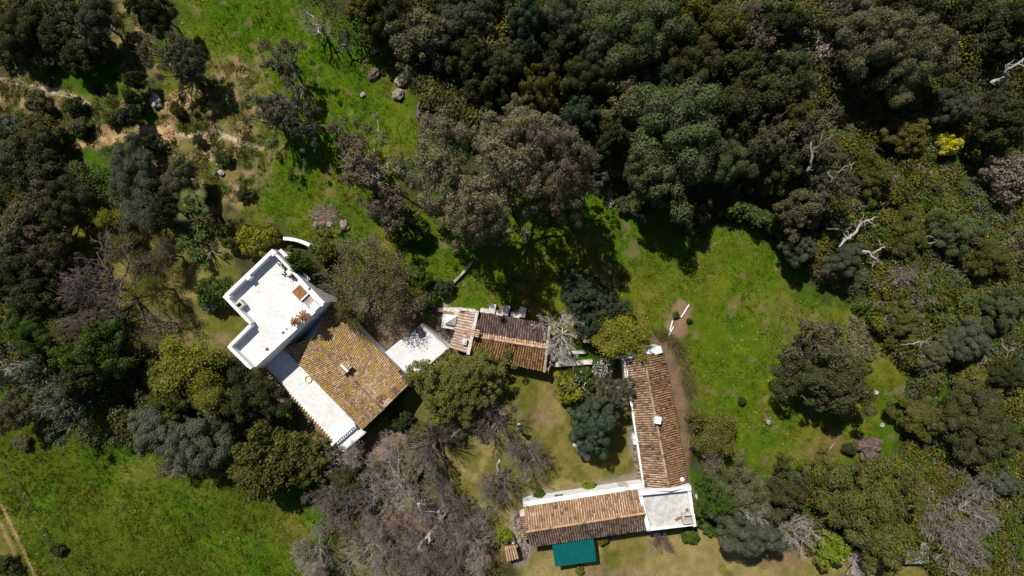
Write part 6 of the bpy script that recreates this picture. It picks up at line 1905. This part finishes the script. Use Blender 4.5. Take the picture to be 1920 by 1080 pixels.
# ------------------------------------------------------------------ scrub and wood floor: uncountable low growth
def scrub(name, polys, n, label, cols, hmax=1.6, rmin=0.35, rmax=0.95, dens=200, hole=0.32, seed=0, avoid_clear=True):
    xs = np.concatenate([np.array(p) for p in polys])
    x = rng.uniform(xs[:, 0].min(), xs[:, 0].max(), n); y = rng.uniform(xs[:, 1].min(), xs[:, 1].max(), n)
    k = np.zeros(n, bool)
    for p in polys: k |= poly_sdf(x, y, p) + (fbm(x, y, 2.2, 400 + seed, 4) - .5) * 3 < 0
    if avoid_clear:
        for p in CLEAR + DRYS: k &= poly_sdf(x, y, p) + (fbm(x, y, 2.2, 23, 5) - .5) * 2.0 > 0.1
    for p in BUILT: k &= poly_sdf(x, y, p) > 0.7
    f = fbm(x, y, 3.0, 410 + seed, 4); k &= f > hole
    x, y, f = x[k], y[k], f[k]
    R = rng.uniform(rmin, rmax, len(x)) * (0.6 + 0.9 * np.clip(f, 0, 1))
    z = np.clip((fbm(x, y, 4.0, 420 + seed, 4) - 0.25) * 2.2, 0.12, 1) * hmax * rng.uniform(0.5, 1.1, len(x))
    C = np.stack([x, y, z + ground_z(x, y)], -1)
    V, rep = lobe_leaves(C, R, dens, 0.15, jit=0.6, low=-0.15)
    cols = np.array(cols)
    m = fbm(x, y, 3.5, 430 + seed, 4) * 0.75 + rng.uniform(0, .4, len(x)) - .08
    # species patches: neighbouring clumps share a colour
    ci = np.clip(((m - 0.25) / 0.5 * len(cols)).astype(int), 0, len(cols) - 1)
    c = 1.17 * cols[ci][rep] * rng.uniform(0.75, 1.25, len(x))[rep][:, None] * rng.uniform(0.7, 1.35, (len(rep), 1)) * rng.uniform(.96, 1.04, (len(rep), 3))
    o = inst(name, quads_mesh(name, V, M['scrub'], col=c))
    tag(o, label, 'scrub', kind='stuff')
RIGHT = gp((1440, 160), (1600, 150), (1980, 60), (2000, 1130), (1680, 1130), (1560, 1040), (1340, 960), (1400, 900), (1560, 890), (1700, 850), (1690, 700), (1600, 560), (1530, 520), (1480, 440))
scrub('scrub', [RIGHT], 9500, 'tangled olive-green scrub covering the slope beyond the clearing',
      [CO['gy'], CO['br2'], CO['ol2'], CO['ol'], CO['gr'], CO['ol'], CO['ol2'], CO['gn'], CO['gg']], hmax=2.4, rmax=0.9, dens=190, hole=0.3, seed=1)
UP = gp((570, -60), (600, 10), (670, 60), (690, 60), (700, -60), (2000, -60), (2000, 200), (1500, 200), (1475, 310), (1340, 310), (1250, 380), (1100, 270), (900, 260), (760, 180), (690, 90))
scrub('undergrowth', [UP], 7000, 'dense undergrowth filling the gaps of the dark wood', [CO['dk'], CO['ol2'], CO['gy'], CO['ol'], CO['gn'], CO['dk']], hmax=6.5, rmin=0.5, rmax=1.2, dens=110, seed=2)
LEFT = gp((-60, -60), (200, -60), (210, 90), (120, 130), (-60, 110))
LEFT2 = gp((-60, 280), (180, 320), (330, 345), (440, 440), (140, 420), (130, 560), (200, 640), (430, 680), (480, 720), (500, 800), (420, 880), (260, 850), (180, 850), (-60, 790))
scrub('thicket', [LEFT, LEFT2], 3600, 'low dark thicket under the trees of the garden side', [CO['dk'], CO['ol2'], CO['gy'], CO['gn'], CO['ol']], hmax=2.8, rmax=1.0, dens=120, seed=3)
scrub('dry_tussocks', [gp((1590, 590), (1640, 600), (1635, 680), (1595, 670))], 220, 'rust-brown dry grass tussocks between meadow and scrub', [tuple(c * .8 for c in CO['br']), CO['br2'], CO['ol']], hmax=0.5, rmin=0.15, rmax=0.35, hole=0.35, seed=6, avoid_clear=False)
COURT = gp((590, 860), (700, 860), (850, 880), (930, 960), (930, 1100), (560, 1100), (560, 960))
scrub('garden_weeds', [COURT], 420, 'low weeds and shoots under the leafless trees', [CO['ol'], CO['ol2'], CO['br2']], hmax=0.5, rmin=0.2, rmax=0.5, dens=200, hole=0.48, seed=5, avoid_clear=False)

dups = {k: v for k, v in LABELS.items() if len(v) > 1}
print('labels', len(LABELS), 'duplicates', dups)
for k in LABELS:
    n = len(k.split())
    if n < 4 or n > 16: print('label length', n, k)
